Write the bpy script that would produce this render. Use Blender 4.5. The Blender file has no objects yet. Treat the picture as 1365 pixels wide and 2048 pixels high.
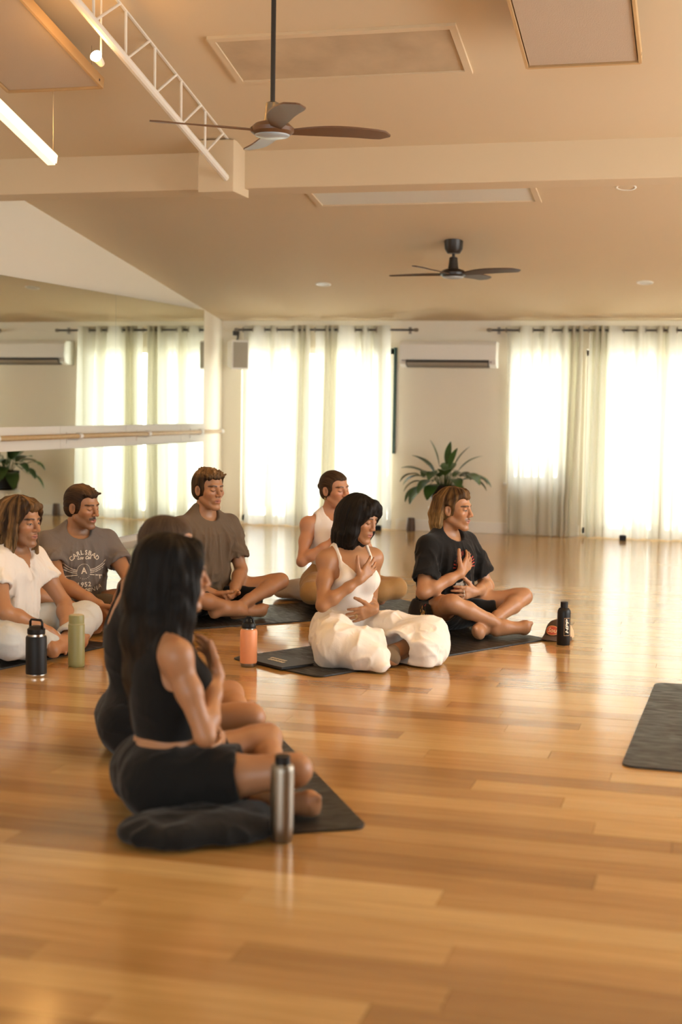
import bpy, bmesh, math, random
import numpy as np
from mathutils import Vector, Matrix
from mathutils.bvhtree import BVHTree

C = bpy.context.scene.collection
SC = bpy.context.scene
random.seed(7)
RNG = np.random.default_rng(7)
PI = math.pi

# ------------------------------------------------------------------ camera
CAM_Z, YAW, PITCH, ROLL = 1.3, .26345, -.07515, math.radians(.9)
_f = Vector((-math.sin(YAW)*math.cos(PITCH), math.cos(YAW)*math.cos(PITCH), math.sin(PITCH)))
_r0 = Vector((math.cos(YAW), math.sin(YAW), 0)); _u0 = _r0.cross(_f)
_r = _r0*math.cos(ROLL) + _u0*math.sin(ROLL); _u = _u0*math.cos(ROLL) - _r0*math.sin(ROLL)
cam_data = bpy.data.cameras.new('camera')
cam = bpy.data.objects.new('camera', cam_data); C.objects.link(cam)
cam.matrix_world = Matrix(((_r.x, _u.x, -_f.x, 0), (_r.y, _u.y, -_f.y, 0), (_r.z, _u.z, -_f.z, CAM_Z), (0, 0, 0, 1)))
cam_data.sensor_fit = 'HORIZONTAL'; cam_data.sensor_width = 24; cam_data.lens = 50.0
cam_data.clip_start = .1; cam_data.clip_end = 200
cam_data.dof.use_dof = True; cam_data.dof.focus_distance = 7.9; cam_data.dof.aperture_fstop = 1.9
SC.camera = cam
SC.view_settings.view_transform = 'Standard'; SC.view_settings.look = 'None'
SC.view_settings.gamma = 1; SC.view_settings.use_curve_mapping = False
SC.view_settings.exposure = -.80
SC.cycles.max_bounces = 8; SC.cycles.diffuse_bounces = 4; SC.cycles.glossy_bounces = 4
SC.cycles.transmission_bounces = 6; SC.cycles.transparent_max_bounces = 12
SC.cycles.caustics_reflective = False; SC.cycles.caustics_refractive = False

# ------------------------------------------------------------------ sky (a bright overcast day outside)
W = bpy.data.worlds.new('world'); SC.world = W; W.use_nodes = True
W.node_tree.nodes['Background'].inputs[0].default_value = (.93, .98, 1.0, 1)
W.node_tree.nodes['Background'].inputs[1].default_value = 13.0

_s = bpy.data.lights.new('sun', 'SUN'); _s.energy = 300; _s.angle = math.radians(1.5); _s.color = (1, .97, .90)
_so = bpy.data.objects.new('sun', _s); C.objects.link(_so)      # high sun over the terrace, travelling along the window wall
_so.rotation_euler = Vector((.80, .02, -.60)).to_track_quat('-Z', 'Y').to_euler()

def area_light(name, loc, rot, sx, sy, power, col):
    d = bpy.data.lights.new(name, 'AREA'); d.shape = 'RECTANGLE'; d.size = sx; d.size_y = sy
    d.energy = power; d.color = col
    o = bpy.data.objects.new(name, d); C.objects.link(o); o.location = loc; o.rotation_euler = rot
    return o
WARM = (1.0, .50, .13)
# area lights in unseen window openings: daylight at right, added weak fill at back
area_light('unseen_opening_light', (3.46, 7.5, 1.42), (0, math.radians(90), 0), 1.9, 6.0, 125, (1.0, .86, .66))
area_light('unseen_opening_light', (-1.0, -3.66, 1.6), (math.radians(90), 0, 0), 5.0, 2.2, 5, (1.0, .78, .52))

# ------------------------------------------------------------------ helpers
def srgb(r, g, b):
    def f(c):
        c /= 255.0
        return c/12.92 if c <= .04045 else ((c+.055)/1.055)**2.4
    return (f(r), f(g), f(b), 1)

def tag(o, label=None, cat=None, group=None, kind=None):
    if label: o['label'] = label
    if cat: o['category'] = cat
    if group: o['group'] = group
    if kind: o['kind'] = kind
    return o

def empty(name, loc=(0, 0, 0), rz=0.0, label=None, cat=None, group=None):
    o = bpy.data.objects.new(name, None); C.objects.link(o)
    o.location = loc; o.rotation_euler = (0, 0, rz); o.empty_display_size = .1
    return tag(o, label, cat, group)

class MB:
    """collects shapes; build() links them as ONE mesh object"""
    def __init__(s): s.v = []; s.f = []
    def add(s, vs, fs):
        n = len(s.v); s.v += [tuple(p) for p in vs]; s.f += [tuple(i+n for i in f) for f in fs]; return s
    def box(s, c, d, rot=None):
        x, y, z = d[0]/2, d[1]/2, d[2]/2
        vs = [Vector((a, b, e)) for a in (-x, x) for b in (-y, y) for e in (-z, z)]
        if rot is not None: vs = [rot @ p for p in vs]
        c = Vector(c)
        return s.add([p+c for p in vs], [(0,1,3,2),(4,6,7,5),(0,4,5,1),(2,3,7,6),(0,2,6,4),(1,5,7,3)])
    def span(s, a, b):
        return s.box([(a[i]+b[i])/2 for i in range(3)], [abs(b[i]-a[i]) for i in range(3)])
    def tube(s, pts, r, n=10, cap=True):
        pts = [Vector(p) for p in pts]; m = len(pts)
        rs = r if isinstance(r, (list, tuple)) else [r]*m
        prev = None; rings = []
        for i, p in enumerate(pts):
            t = (pts[min(i+1, m-1)] - pts[max(i-1, 0)]).normalized()
            if prev is None:
                a = Vector((0, 0, 1)) if abs(t.z) < .9 else Vector((1, 0, 0))
                u = t.cross(a).normalized()
            else:
                u = (prev - t*prev.dot(t)).normalized()
            prev = u; w = t.cross(u)
            rings.append([p + (u*math.cos(2*PI*k/n) + w*math.sin(2*PI*k/n))*rs[i] for k in range(n)])
        vs = [q for ring in rings for q in ring]; fs = []
        for i in range(m-1):
            for k in range(n):
                fs.append((i*n+k, i*n+(k+1) % n, (i+1)*n+(k+1) % n, (i+1)*n+k))
        if cap: fs.append(tuple(range(n-1, -1, -1))); fs.append(tuple((m-1)*n+k for k in range(n)))
        return s.add(vs, fs)
    def lathe(s, prof, n=28, c=(0, 0, 0), rot=None, cap=True):
        vs = []; c = Vector(c)
        for (r, z) in prof:
            for k in range(n):
                p = Vector((r*math.cos(2*PI*k/n), r*math.sin(2*PI*k/n), z))
                if rot is not None: p = rot @ p
                vs.append(p + c)
        fs = []
        for i in range(len(prof)-1):
            for k in range(n):
                fs.append((i*n+k, i*n+(k+1) % n, (i+1)*n+(k+1) % n, (i+1)*n+k))
        if cap: fs.append(tuple(range(n-1, -1, -1))); fs.append(tuple((len(prof)-1)*n+k for k in range(n)))
        return s.add(vs, fs)
    def build(s, name, mat=None, parent=None, smooth=False, bevel=0.0, loc=None):
        me = bpy.data.meshes.new(name); me.from_pydata(s.v, [], s.f); me.update()
        bm = bmesh.new(); bm.from_mesh(me)
        bmesh.ops.recalc_face_normals(bm, faces=bm.faces)
        if bevel: bmesh.ops.bevel(bm, geom=list(bm.edges), offset=bevel, segments=2, profile=.6, affect='EDGES', clamp_overlap=True)
        bm.to_mesh(me); bm.free()
        if smooth:
            for p in me.polygons: p.use_smooth = True
            if smooth == 'auto': me.set_sharp_from_angle(angle=math.radians(35))
        if mat: me.materials.append(mat)
        o = bpy.data.objects.new(name, me); C.objects.link(o)
        if parent: o.parent = parent
        if loc: o.location = loc
        return o

def mat(name, col, rough=.6, metal=0.0, spec=.5, bump=None, var=None, coat=0.0, emit=None, sheen=0.0):
    m = bpy.data.materials.new(name); m.use_nodes = True
    nt = m.node_tree; b = nt.nodes['Principled BSDF']
    b.inputs['Base Color'].default_value = col if len(col) == 4 else (*col, 1)
    b.inputs['Roughness'].default_value = rough; b.inputs['Metallic'].default_value = metal
    b.inputs['Specular IOR Level'].default_value = spec
    if coat: b.inputs['Coat Weight'].default_value = coat; b.inputs['Coat Roughness'].default_value = .1
    if sheen: b.inputs['Sheen Weight'].default_value = sheen
    if emit: b.inputs['Emission Color'].default_value = (*emit[0], 1); b.inputs['Emission Strength'].default_value = emit[1]
    if bump or var:
        tc = nt.nodes.new('ShaderNodeTexCoord')
    if bump:   # (scale, strength)
        n = nt.nodes.new('ShaderNodeTexNoise'); n.inputs['Scale'].default_value = bump[0]; n.inputs['Detail'].default_value = 5
        bp = nt.nodes.new('ShaderNodeBump'); bp.inputs['Strength'].default_value = bump[1]; bp.inputs['Distance'].default_value = .01
        nt.links.new(tc.outputs['Object'], n.inputs['Vector']); nt.links.new(n.outputs['Fac'], bp.inputs['Height'])
        nt.links.new(bp.outputs['Normal'], b.inputs['Normal'])
    if var:    # (scale, colour2)
        n = nt.nodes.new('ShaderNodeTexNoise'); n.inputs['Scale'].default_value = var[0]; n.inputs['Detail'].default_value = 4
        mx = nt.nodes.new('ShaderNodeMix'); mx.data_type = 'RGBA'
        mx.inputs[6].default_value = b.inputs['Base Color'].default_value; mx.inputs[7].default_value = var[1]
        nt.links.new(tc.outputs['Object'], n.inputs['Vector']); nt.links.new(n.outputs['Fac'], mx.inputs[0])
        nt.links.new(mx.outputs[2], b.inputs['Base Color'])
    return m

M = {}
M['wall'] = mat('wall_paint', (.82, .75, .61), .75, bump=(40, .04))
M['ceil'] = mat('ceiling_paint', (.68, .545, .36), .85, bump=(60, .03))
M['white'] = mat('white_paint', (.82, .78, .70), .5)
M['steelwhite'] = mat('white_steel', (.82, .76, .66), .45)
M['plastic'] = mat('white_plastic', (.80, .77, .70), .4)
M['dark'] = mat('dark_slot', (.05, .045, .04), .6)
M['black'] = mat('black_plastic', (.008, .0075, .0075), .5, spec=.3)
M['blackmat'] = mat('black_satin', (.008, .0078, .008), .42, spec=.3)
M['chrome'] = mat('steel', (.62, .58, .52), .25, metal=1)
M['wall_dim'] = mat('wall_bounce_cut', (.34, .26, .17), .8, bump=(40, .04))  # unseen back and right walls darkened to cut bounced fill light
M['brushed'] = mat('brushed_steel', (.27, .235, .19), .38, metal=1, bump=(200, .05))
M['brass'] = mat('brass', (.55, .40, .16), .3, metal=1)
M['offwhite_print'] = mat('cream_print', (.80, .72, .58), .7)
M['red_print'] = mat('red_print', (.45, .05, .03), .7)
# ------------------------------------------------------------------ setting
XL, YW, XR, YB = -5.356, 14.56, 3.4, -3.6
def far_z(y): return 2.184 + .162*(14.56-y)
def near_z(y): return 3.02 + .235*(9.36-y)

# floor: slab plus boards
def wood_mat():
    m = bpy.data.materials.new('blackbutt_boards'); m.use_nodes = True; nt = m.node_tree; b = nt.nodes['Principled BSDF']
    N, L = nt.nodes.new, nt.links.new
    tc = N('ShaderNodeTexCoord'); oi = N('ShaderNodeObjectInfo'); at_ = N('ShaderNodeAttribute'); at_.attribute_name = 'rnd'
    add = N('ShaderNodeMath'); add.operation = 'ADD'; L(oi.outputs['Random'], add.inputs[0]); L(at_.outputs['Fac'], add.inputs[1])
    fr = N('ShaderNodeMath'); fr.operation = 'FRACT'; L(add.outputs[0], fr.inputs[0])
    geo = N('ShaderNodeNewGeometry')
    off = N('ShaderNodeCombineXYZ'); mul = N('ShaderNodeMath'); mul.operation = 'MULTIPLY'; mul.inputs[1].default_value = 37
    L(fr.outputs[0], mul.inputs[0]); L(mul.outputs[0], off.inputs[0]); L(mul.outputs[0], off.inputs[2])
    va = N('ShaderNodeVectorMath'); va.operation = 'ADD'; L(geo.outputs['Position'], va.inputs[0]); L(off.outputs[0], va.inputs[1])
    mp = N('ShaderNodeMapping'); mp.inputs['Scale'].default_value = (1.1, 26, 1); L(va.outputs[0], mp.inputs[0])
    nz = N('ShaderNodeTexNoise'); nz.inputs['Scale'].default_value = 2.2; nz.inputs['Detail'].default_value = 6; nz.inputs['Distortion'].default_value = .6
    L(mp.outputs[0], nz.inputs['Vector'])
    cr = N('ShaderNodeValToRGB'); e = cr.color_ramp.elements
    e[0].position = 0; e[0].color = (.36, .195, .064, 1); e[1].position = 1; e[1].color = (.70, .48, .21, 1)
    for p, c in ((.3, (.52, .30, .108, 1)), (.6, (.60, .375, .145, 1)), (.8, (.47, .27, .098, 1))):
        q = cr.color_ramp.elements.new(p); q.color = c
    L(fr.outputs[0], cr.inputs[0])
    gr = N('ShaderNodeMix'); gr.data_type = 'RGBA'; gr.blend_type = 'MULTIPLY'; gr.inputs[0].default_value = .55
    g2 = N('ShaderNodeValToRGB'); g2.color_ramp.elements[0].position = .3; g2.color_ramp.elements[0].color = (.62, .55, .48, 1)
    g2.color_ramp.elements[1].position = .65; g2.color_ramp.elements[1].color = (1, 1, 1, 1)
    L(nz.outputs['Fac'], g2.inputs[0]); L(cr.outputs[0], gr.inputs[6]); L(g2.outputs[0], gr.inputs[7])
    L(gr.outputs[2], b.inputs['Base Color'])
    b.inputs['Roughness'].default_value = .14; b.inputs['Specular IOR Level'].default_value = 1.0
    nb = N('ShaderNodeTexNoise'); nb.inputs['Scale'].default_value = 5; L(geo.outputs['Position'], nb.inputs['Vector'])
    bp = N('ShaderNodeBump'); bp.inputs['Strength'].default_value = .05; bp.inputs['Distance'].default_value = .02
    L(nb.outputs['Fac'], bp.inputs['Height']); L(bp.outputs['Normal'], b.inputs['Normal'])
    return m
M['wood'] = wood_mat()
floor = MB().span((XL-.2, YB-.2, -.16), (XR+.2, YW+.2, -.014)).build('floor', mat('subfloor', (.09, .05, .025), .8))
tag(floor, kind='structure')
unit = MB().box((.5, .5, -.5), (1, 1, 1)); _pm = unit.build('plank', M['wood']).data
bpy.data.objects.remove(bpy.data.objects['plank'])
_fr, _ff = Vector((math.cos(YAW), math.sin(YAW))), Vector((-math.sin(YAW), math.cos(YAW)))
def in_view(x0, x1, y):
    for k in range(9):
        p = Vector((x0+(x1-x0)*k/8, y+.06)); d = p.dot(_ff)
        if d > 2.4 and abs(p.dot(_fr)) < d*.245 + .05: return True
    return False
PWID = .128; rest = MB(); rest_rnd = []; n_pl = 0
y = YB
prng = random.Random(11)
while y < YW:
    x = XL - prng.random()*1.6
    while x < XR:
        ln = prng.uniform(.9, 2.9); x0, x1 = max(x, XL), min(x+ln, XR); x += ln
        if x1-x0 < .05: continue
        if n_pl < 290 and y < 11.4 and in_view(x0, x1, y):
            o = bpy.data.objects.new('plank', _pm); C.objects.link(o); o.parent = floor
            o.location = (x0, y, -prng.random()*.0005); o.scale = (x1-x0-.0014, PWID-.0014, .0135); n_pl += 1
        else:
            rest.span((x0, y, -.0135), (x1-.0014, y+PWID-.0014, 0)); rest_rnd += [prng.random()]*6
    y += PWID
ro = rest.build('planks', M['wood'], floor); tag(ro, kind='stuff')
a_ = ro.data.attributes.new('rnd', 'FLOAT', 'FACE'); a_.data.foreach_set('value', rest_rnd)

# walls
def structure(o): return tag(o, kind='structure')
def on_left(o, extra=0.0, pivot=12.0):
    # the mirrored wall runs a touch off square to the window wall
    p = Vector((XL, pivot, 0))
    o.matrix_world = Matrix.Translation(Vector((XL, 12, 0))) @ Matrix.Rotation(-.03, 4, 'Z') @ Matrix.Translation(-Vector((XL, 12, 0))) @ Matrix.Translation(p) @ Matrix.Rotation(-extra, 4, 'Z') @ Matrix.Translation(-p) @ o.matrix_basis
    return o
on_left(structure(MB().span((XL-.2, YB-.4, -.1), (XL, YW+.3, 7)).build('wall_left', M['wall'])))
wb = MB(); wb.span((XL, YB-.2, 0), (XR, YB, .5)); wb.span((XL, YB-.2, 2.7), (XR, YB, 7)); wb.span((XL, YB-.2, .5), (-3.5, YB, 2.7)); wb.span((1.5, YB-.2, .5), (XR, YB, 2.7))
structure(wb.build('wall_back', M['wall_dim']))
wr = MB(); wr.span((XR, YB-.2, 0), (XR+.2, 4.5, 7)); wr.span((XR, 10.5, 0), (XR+.2, YW+.2, 7)); wr.span((XR, 4.5, 2.4), (XR+.2, 10.5, 7)); wr.span((XR, 4.5, 0), (XR+.2, 10.5, .45))
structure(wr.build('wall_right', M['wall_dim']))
# window wall with three openings
W1, W2, W3 = (-5.06, -3.375, .03, 1.90), (-2.17, -1.475, .53, 1.895), (-1.39, 1.4, .03, 1.895)
ww = MB(); t0, t1 = YW, YW+.2
ww.span((XL-.2, t0, 1.9), (XR+.2, t1, 3.0))
ww.span((XL-.2, t0, -.1), (W1[0], t1, 1.9)); ww.span((W1[1], t0, -.1), (W2[0], t1, 1.9)); ww.span((W2[0], t0, -.1), (W2[1], t1, W2[2]))
ww.span((W2[1], t0, -.1), (W3[0], t1, 1.9)); ww.span((W3[1], t0, -.1), (XR+.2, t1, 1.9))
ww.span((W1[0], t0, -.1), (W1[1], t1, W1[2])); ww.span((W3[0], t0, -.1), (W3[1], t1, W3[2]))
structure(ww.build('wall_far', M['wall']))
# ceilings: two pitches meeting over the beam
ce = MB()
def slab(y0, z0, y1, z1, th=.2):
    xs = (XL-.2, XR+.2)
    vs = [(x, yy, zz+h) for x in xs for (yy, zz) in ((y0, z0), (y1, z1)) for h in (0, th)]
    ce.add(vs, [(0,1,3,2),(4,6,7,5),(0,4,5,1),(2,3,7,6),(0,2,6,4),(1,5,7,3)])
slab(9.36, 3.02, YW+.2, far_z(YW+.2)); slab(YB-.2, near_z(YB-.2), 9.36, 3.02)
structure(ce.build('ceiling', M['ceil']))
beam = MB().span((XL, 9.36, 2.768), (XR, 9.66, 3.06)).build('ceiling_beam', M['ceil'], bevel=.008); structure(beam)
br = MB().span((-3.498, 9.13, 2.715), (-3.245, 9.45, 3.06)).build('bracket', M['ceil'], beam, bevel=.006)
on_left(structure(MB().span((XL, YB, 0), (XL+.014, YW, .066)).build('baseboard_left', M['white'], bevel=.003)))
bb = MB(); bb.span((W1[1]+.05, YW-.016, 0), (W2[1]+.06, YW, .115))
structure(bb.build('baseboard_far', M['white'], bevel=.004))

# windows (frame, panes)
M['glass'] = bpy.data.materials.new('window_glass'); M['glass'].use_nodes = True
_nt = M['glass'].node_tree; _nt.nodes.remove(_nt.nodes['Principled BSDF'])
_t = _nt.nodes.new('ShaderNodeBsdfTransparent'); _t.inputs[0].default_value = (.97, .98, .975, 1); _g = _nt.nodes.new('ShaderNodeBsdfGlossy'); _g.inputs['Roughness'].default_value = .02
_mx = _nt.nodes.new('ShaderNodeMixShader'); _mx.inputs[0].default_value = .06
_nt.links.new(_t.outputs[0], _mx.inputs[1]); _nt.links.new(_g.outputs[0], _mx.inputs[2]); _nt.links.new(_mx.outputs[0], _nt.nodes['Material Output'].inputs[0])
def window(name, w, n):
    x0, x1, z0, z1 = w; f = MB(); yy0, yy1 = YW+.06, YW+.12
    f.span((x0, yy0, z0), (x1, yy1, z0+.06)); f.span((x0, yy0, z1-.06), (x1, yy1, z1)); f.span((x0, yy0, z0), (x0+.06, yy1, z1)); f.span((x1-.06, yy0, z0), (x1, yy1, z1))
    for k in range(1, n):
        xm = x0+(x1-x0)*k/n; f.span((xm-.035, yy0, z0), (xm+.035, yy1, z1))
    o = structure(f.build(name, M['white']))
    for k in range(n):
        a, b = x0+(x1-x0)*k/n+.03, x0+(x1-x0)*(k+1)/n-.03
        MB().span((a, YW+.085, z0+.05), (b, YW+.091, z1-.05)).build('pane', M['glass'], o)
window('window_1', W1, 2); window('window_2', W2, 1); window('window_3', W3, 3)
# terrace seen faintly through the sheers
structure(MB().span((-14, YW+.2, -.25), (12, 40, -.05)).build('ground_outside', mat('pale_paving', (.86, .85, .82), .8, var=(1.5, (.78, .78, .75, 1)))))

structure(MB().span((-14, YW+3.2, -.1), (12, YW+3.5, .40)).build('wall_outside_added', mat('dark_low_wall', (.16, .17, .13), .9)))  # low dark wall added to darken the foot of the curtains
structure(MB().span((-3.375, YW-.03, .80), (-3.345, YW+.01, 1.905)).build('gap_strip', mat('dark_gap_green', (.008, .035, .028), .5)))  # dark green strip painted in for the dark gap beside the curtain
# window sill board of the short window
structure(MB().span((W2[0]-.03, YW-.03, W2[2]-.03), (W2[1]+.03, YW+.06, W2[2])).build('trim_1', M['white'], bevel=.004))

# ------------------------------------------------------------------ mirrors and barre on the left wall
M['mirror'] = mat('mirror_glass', (.80, .82, .74), .012, metal=1)
M['edge'] = mat('mirror_edge', (.20, .25, .20), .3)
def mirror(y0, y1, z0, z1, label):
    o = MB().span((XL+.004, y0+.002, z0), (XL+.010, y1-.002, z1)).build('wall_mirror', M['mirror'])
    o.data.materials.append(M['edge'])
    for p in o.data.polygons:
        if abs(p.normal.x) < .9: p.material_index = 1
    on_left(o, .014, 9.47)
    return tag(o, label, 'mirror', 'mirror sheets on the left wall')
mirror(9.47, 11.857, 1.087, 2.252, 'upper mirror sheet above the barre, left of the vertical seam')
mirror(11.857, 13.86, 1.087, 2.252, 'upper mirror sheet above the barre, beside the window corner')
mirror(9.47, 11.857, .068, .897, 'lower mirror sheet under the barre, behind the two men at the left')
mirror(11.857, 13.86, .068, .897, 'lower mirror sheet under the barre, beside the window corner')
ba = empty('ballet_barre', (XL, 11.9, 0), 0, 'pale timber ballet barre on a white backing board across the mirrors', 'barre')
on_left(ba)
M['barrewood'] = mat('barre_timber', (.62, .44, .22), .4, var=(30, (.50, .33, .15, 1)))
ys = [8.3, 10.86-XL*0, 12.12, 13.39, 14.02]
for a, b in zip(ys[:-1], ys[1:]):
    MB().span((0, a-11.9, .897), (.024, b-11.9-.005, 1.087)).build('backing_board', M['white'], ba, bevel=.002)
MB().tube([(.135, 8.3-11.9, 1.006), (.135, 14.19-11.9, 1.003)], .021, 14).build('rail', M['barrewood'], ba, smooth='auto')
for yb in (9.64, 10.98, 12.36, 13.64):
    b_ = MB(); b_.lathe([(.030, -.026), (.030, .026)], 18, (.135, yb-11.9, 1.005), Matrix.Rotation(PI/2, 3, 'X'))
    b_.box((.075, yb-11.9, .985), (.11, .03, .03)); b_.box((.026, yb-11.9, .985), (.012, .045, .10))
    b_.build('bracket', M['plastic'], ba, smooth='auto')
MB().lathe([(.027, -.02), (.027, .02)], 16, (.135, 14.20-11.9, 1.003), Matrix.Rotation(PI/2, 3, 'X')).build('end_cap', M['plastic'], ba, smooth='auto')

# ------------------------------------------------------------------ roof truss, panels, lights, fans
ROT_N = Matrix.Rotation(-math.atan(.235), 3, 'X')
tr = empty('roof_truss', (-3.3, 8, 3), 0, 'white steel lattice truss running up the ceiling from the beam', 'truss')
def tp(y, z): return (0, y-8, z-3)
def bot(y): return 2.741 + (9.419-y)*.236
def top(y): return near_z(y) + .045
MB().tube([tp(5.2, bot(5.2)), tp(9.40, bot(9.40))], .024, 10).build('bottom_chord', M['steelwhite'], tr, smooth='auto')
MB().tube([tp(5.2, top(5.2)-.03), tp(9.25, top(9.25)-.03)], .02, 10).build('top_chord', M['steelwhite'], tr, smooth='auto')
yv = 8.732
while yv > 5.5:
    MB().tube([tp(yv, bot(yv)), tp(yv, top(yv)-.02)], .0085, 8).build('strut', M['steelwhite'], tr, smooth='auto')
    MB().tube([tp(yv, bot(yv)), tp(yv+.37, top(yv+.37)-.02)], .0085, 8).build('diagonal', M['steelwhite'], tr, smooth='auto')
    yv -= .418

def flush_panel(x0, x1, y0, y1, zf, slope, label, frame_m, panel_m):
    cy = (y0+y1)/2; r = Matrix.Rotation(-math.atan(slope), 3, 'X'); cx = (x0+x1)/2
    o = empty('ceiling_panel', (cx, cy, zf(cy)), 0, label, 'ceiling panel', 'flush panels let into the ceiling')
    w, d = x1-x0, (y1-y0)*math.sqrt(1+slope*slope); f = MB()
    for (a, b, sx, sy) in ((0, -d/2+.02, w, .04), (0, d/2-.02, w, .04), (-w/2+.02, 0, .04, d-.08), (w/2-.02, 0, .04, d-.08)):
        f.box(r @ Vector((a, b, -.008)), (sx, sy, .022), r)
    f.build('frame', frame_m, o)
    MB().box(r @ Vector((0, 0, -.002)), (w-.07, d-.07, .012), r).build('panel', panel_m, o)
M['stain'] = mat('stained_board', (.70, .55, .36), .8, var=(3.0, (.36, .27, .17, 1)))
_nt = M['stain'].node_tree
for n_ in _nt.nodes:
    if n_.type == 'TEX_NOISE': n_.inputs['Scale'].default_value = 4; n_.inputs['Detail'].default_value = 6
flush_panel(-2.944, -1.50, 7.80, 8.37, near_z, .235, 'long mottled beige panel let into the ceiling above the near fan rod', M['ceil'], M['stain'])
flush_panel(-3.075, -1.37, 9.92, 10.62, far_z, .162, 'pale ceiling panel half hidden behind the crossing beam', M['ceil'], mat('pale_panel', (.74, .72, .64), .6))
M['acoustic'] = mat('acoustic_felt', (.52, .41, .30), .9, bump=(180, .2))
M['timberframe'] = mat('panel_edge', (.56, .36, .17), .6)
def hang_panel(x0, x1, y0, y1, label):
    cy = (y0+y1)/2; r = ROT_N; cx = (x0+x1)/2; zc = near_z(cy)-.20
    o = empty('acoustic_panel', (cx, cy, zc), 0, label, 'acoustic panel', 'hanging acoustic panels')
    w, d = x1-x0, (y1-y0)*1.027
    MB().box(r @ Vector((0, 0, .004)), (w-.03, d-.03, .05), r).build('board', M['acoustic'], o)
    f = MB()
    for (a, b, sx, sy) in ((0, -d/2, w, .016), (0, d/2, w, .016), (-w/2, 0, .016, d), (w/2, 0, .016, d)):
        f.box(r @ Vector((a, b, 0)), (sx, sy, .062), r)
    f.build('frame', M['timberframe'], o)
    for sx in (-1, 1):
        for sy in (-1, 1):
            p = r @ Vector((sx*(w/2-.05), sy*(d/2-.05), .02))
            MB().tube([p, p+Vector((0, 0, .20))], .0016, 6).build('cable', M['chrome'], o)
            q = r @ Vector((sx*(w/2+.004), sy*(d/2-.06), -.006)); MB().box(q, (.010, .014, .014), r).build('screw_cap', M['dark'], o)
hang_panel(-4.238, -3.624, 6.1, 7.88, 'hanging beige acoustic panel at the left of the white truss')
hang_panel(-1.114, -.51, 6.1, 7.88, 'hanging beige acoustic panel at the right of the near fan')

# linear pendant
M['led'] = mat('led_diffuser', (.9, .85, .75), .4, emit=((1.0, .78, .50), 2.2))
def pendant(end, direction, ln, label, power):
    d = Vector(direction).normalized(); e = Vector(end); mid = e + d*ln/2
    o = empty('linear_pendant', mid, 0, label, 'pendant light')
    xa = d; za = Vector((0, 0, 1)); ya = za.cross(xa).normalized(); za = xa.cross(ya)
    r = Matrix((xa, ya, za)).transposed()
    MB().box((0, 0, .006), (ln, .052, .058), r).build('housing', M['steelwhite'], o, bevel=.002)
    MB().box(r @ Vector((0, 0, -.028)), (ln-.01, .048, .016), r).build('diffuser', M['led'], o)
    MB().box(r @ Vector((0, .029, .0)), (ln-.006, .008, .050), r).build('side_diffuser', M['led'], o)
    MB().box(r @ Vector((0, -.029, .0)), (ln-.006, .008, .050), r).build('side_diffuser', M['led'], o)
    for s in (-.5, .5):
        p = r @ Vector((s*(ln-.004), 0, .04)); zt = near_z(mid.y+p.y) - mid.z
        MB().tube([p, (p.x, p.y, zt)], .0022, 6).build('wire', M['chrome'], o)
    l = area_light('pendant_glow', mid + r @ Vector((0, 0, -.06)), r.to_euler(), ln, .06, power, WARM)
    return o
pendant((-3.958, 7.9, 2.738), (0, -1, .27), 2.4, 'white linear pendant light glowing at the left under the ceiling', 36)
pendant((.95, 7.9, 2.78), (.02, -1, .25), 2.4, 'added white pendant light, unseen, warm fill over the open floor', 82)  # added unseen lamp, warm fill from the right
pendant((-1.1, 5.95, 3.45), (.03, -1, .25), 1.2, 'added white pendant light, unseen, top fill above the circle', 36)  # added unseen lamp, top light on the circle

pendant((1.35, 13.2, 2.25), (.0, -1, .2), 2.4, 'added white pendant light, unseen, fill near the far corner', 70)  # added unseen lamp to brighten the far end of the room

# spotlight on the truss
sp = empty('spotlight', (-3.358, 7.26, 3.143), 0, 'small bright warm spotlight beside the truss', 'spotlight')
MB().lathe([(.018, -.03), (.022, .0), (.028, .035)], 16, (0, 0, 0), Matrix.Rotation(math.radians(70), 3, 'X')).build('housing', M['steelwhite'], sp, smooth='auto')
MB().lathe([(.0, .030), (.028, .038), (.033, .048), (.0, .058)][::-1], 16, (0, 0, 0), Matrix.Rotation(math.radians(70), 3, 'X'), cap=False).build('bulb', mat('spot_bulb', (1, .9, .7), .4, emit=((1, .80, .52), 60)), sp, smooth=True)
MB().tube([(0, .02, .02), (0, .02, near_z(7.28)-3.143+.02)], .006, 8).build('stem', M['steelwhite'], sp)
MB().box((0, .02, near_z(7.28)-3.143-.0), (.06, .06, .03)).build('base_plate', M['steelwhite'], sp)
_l = bpy.data.lights.new('spot_glow', 'POINT'); _l.energy = 9; _l.color = WARM; _l.shadow_soft_size = .05
_o = bpy.data.objects.new('spot_glow', _l); C.objects.link(_o); _o.location = (-3.358, 7.13, 3.10)

def downlight(x, y, zf, label):
    o = empty('downlight', (x, y, zf(y)), 0, label, 'downlight', 'round recessed downlights')
    r = Matrix.Rotation(-math.atan(.162), 3, 'X')
    MB().lathe([(.055, -.002), (.058, -.008), (.074, -.008), (.078, .0)], 24, rot=r, cap=False).build('trim_ring', M['plastic'], o, smooth=True)
    MB().lathe([(.056, -.0005), (.056, -.004)], 24, rot=r).build('lens', mat('lamp_lens', (.55, .50, .42), .3), o)
downlight(-.743, 10.34, far_z, 'round recessed downlight just behind the crossing beam at the right')
downlight(-.744, 13.03, far_z, 'round recessed downlight near the right-hand curtains')
downlight(-3.719, 13.01, far_z, 'round recessed downlight near the left-hand curtains')

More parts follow.
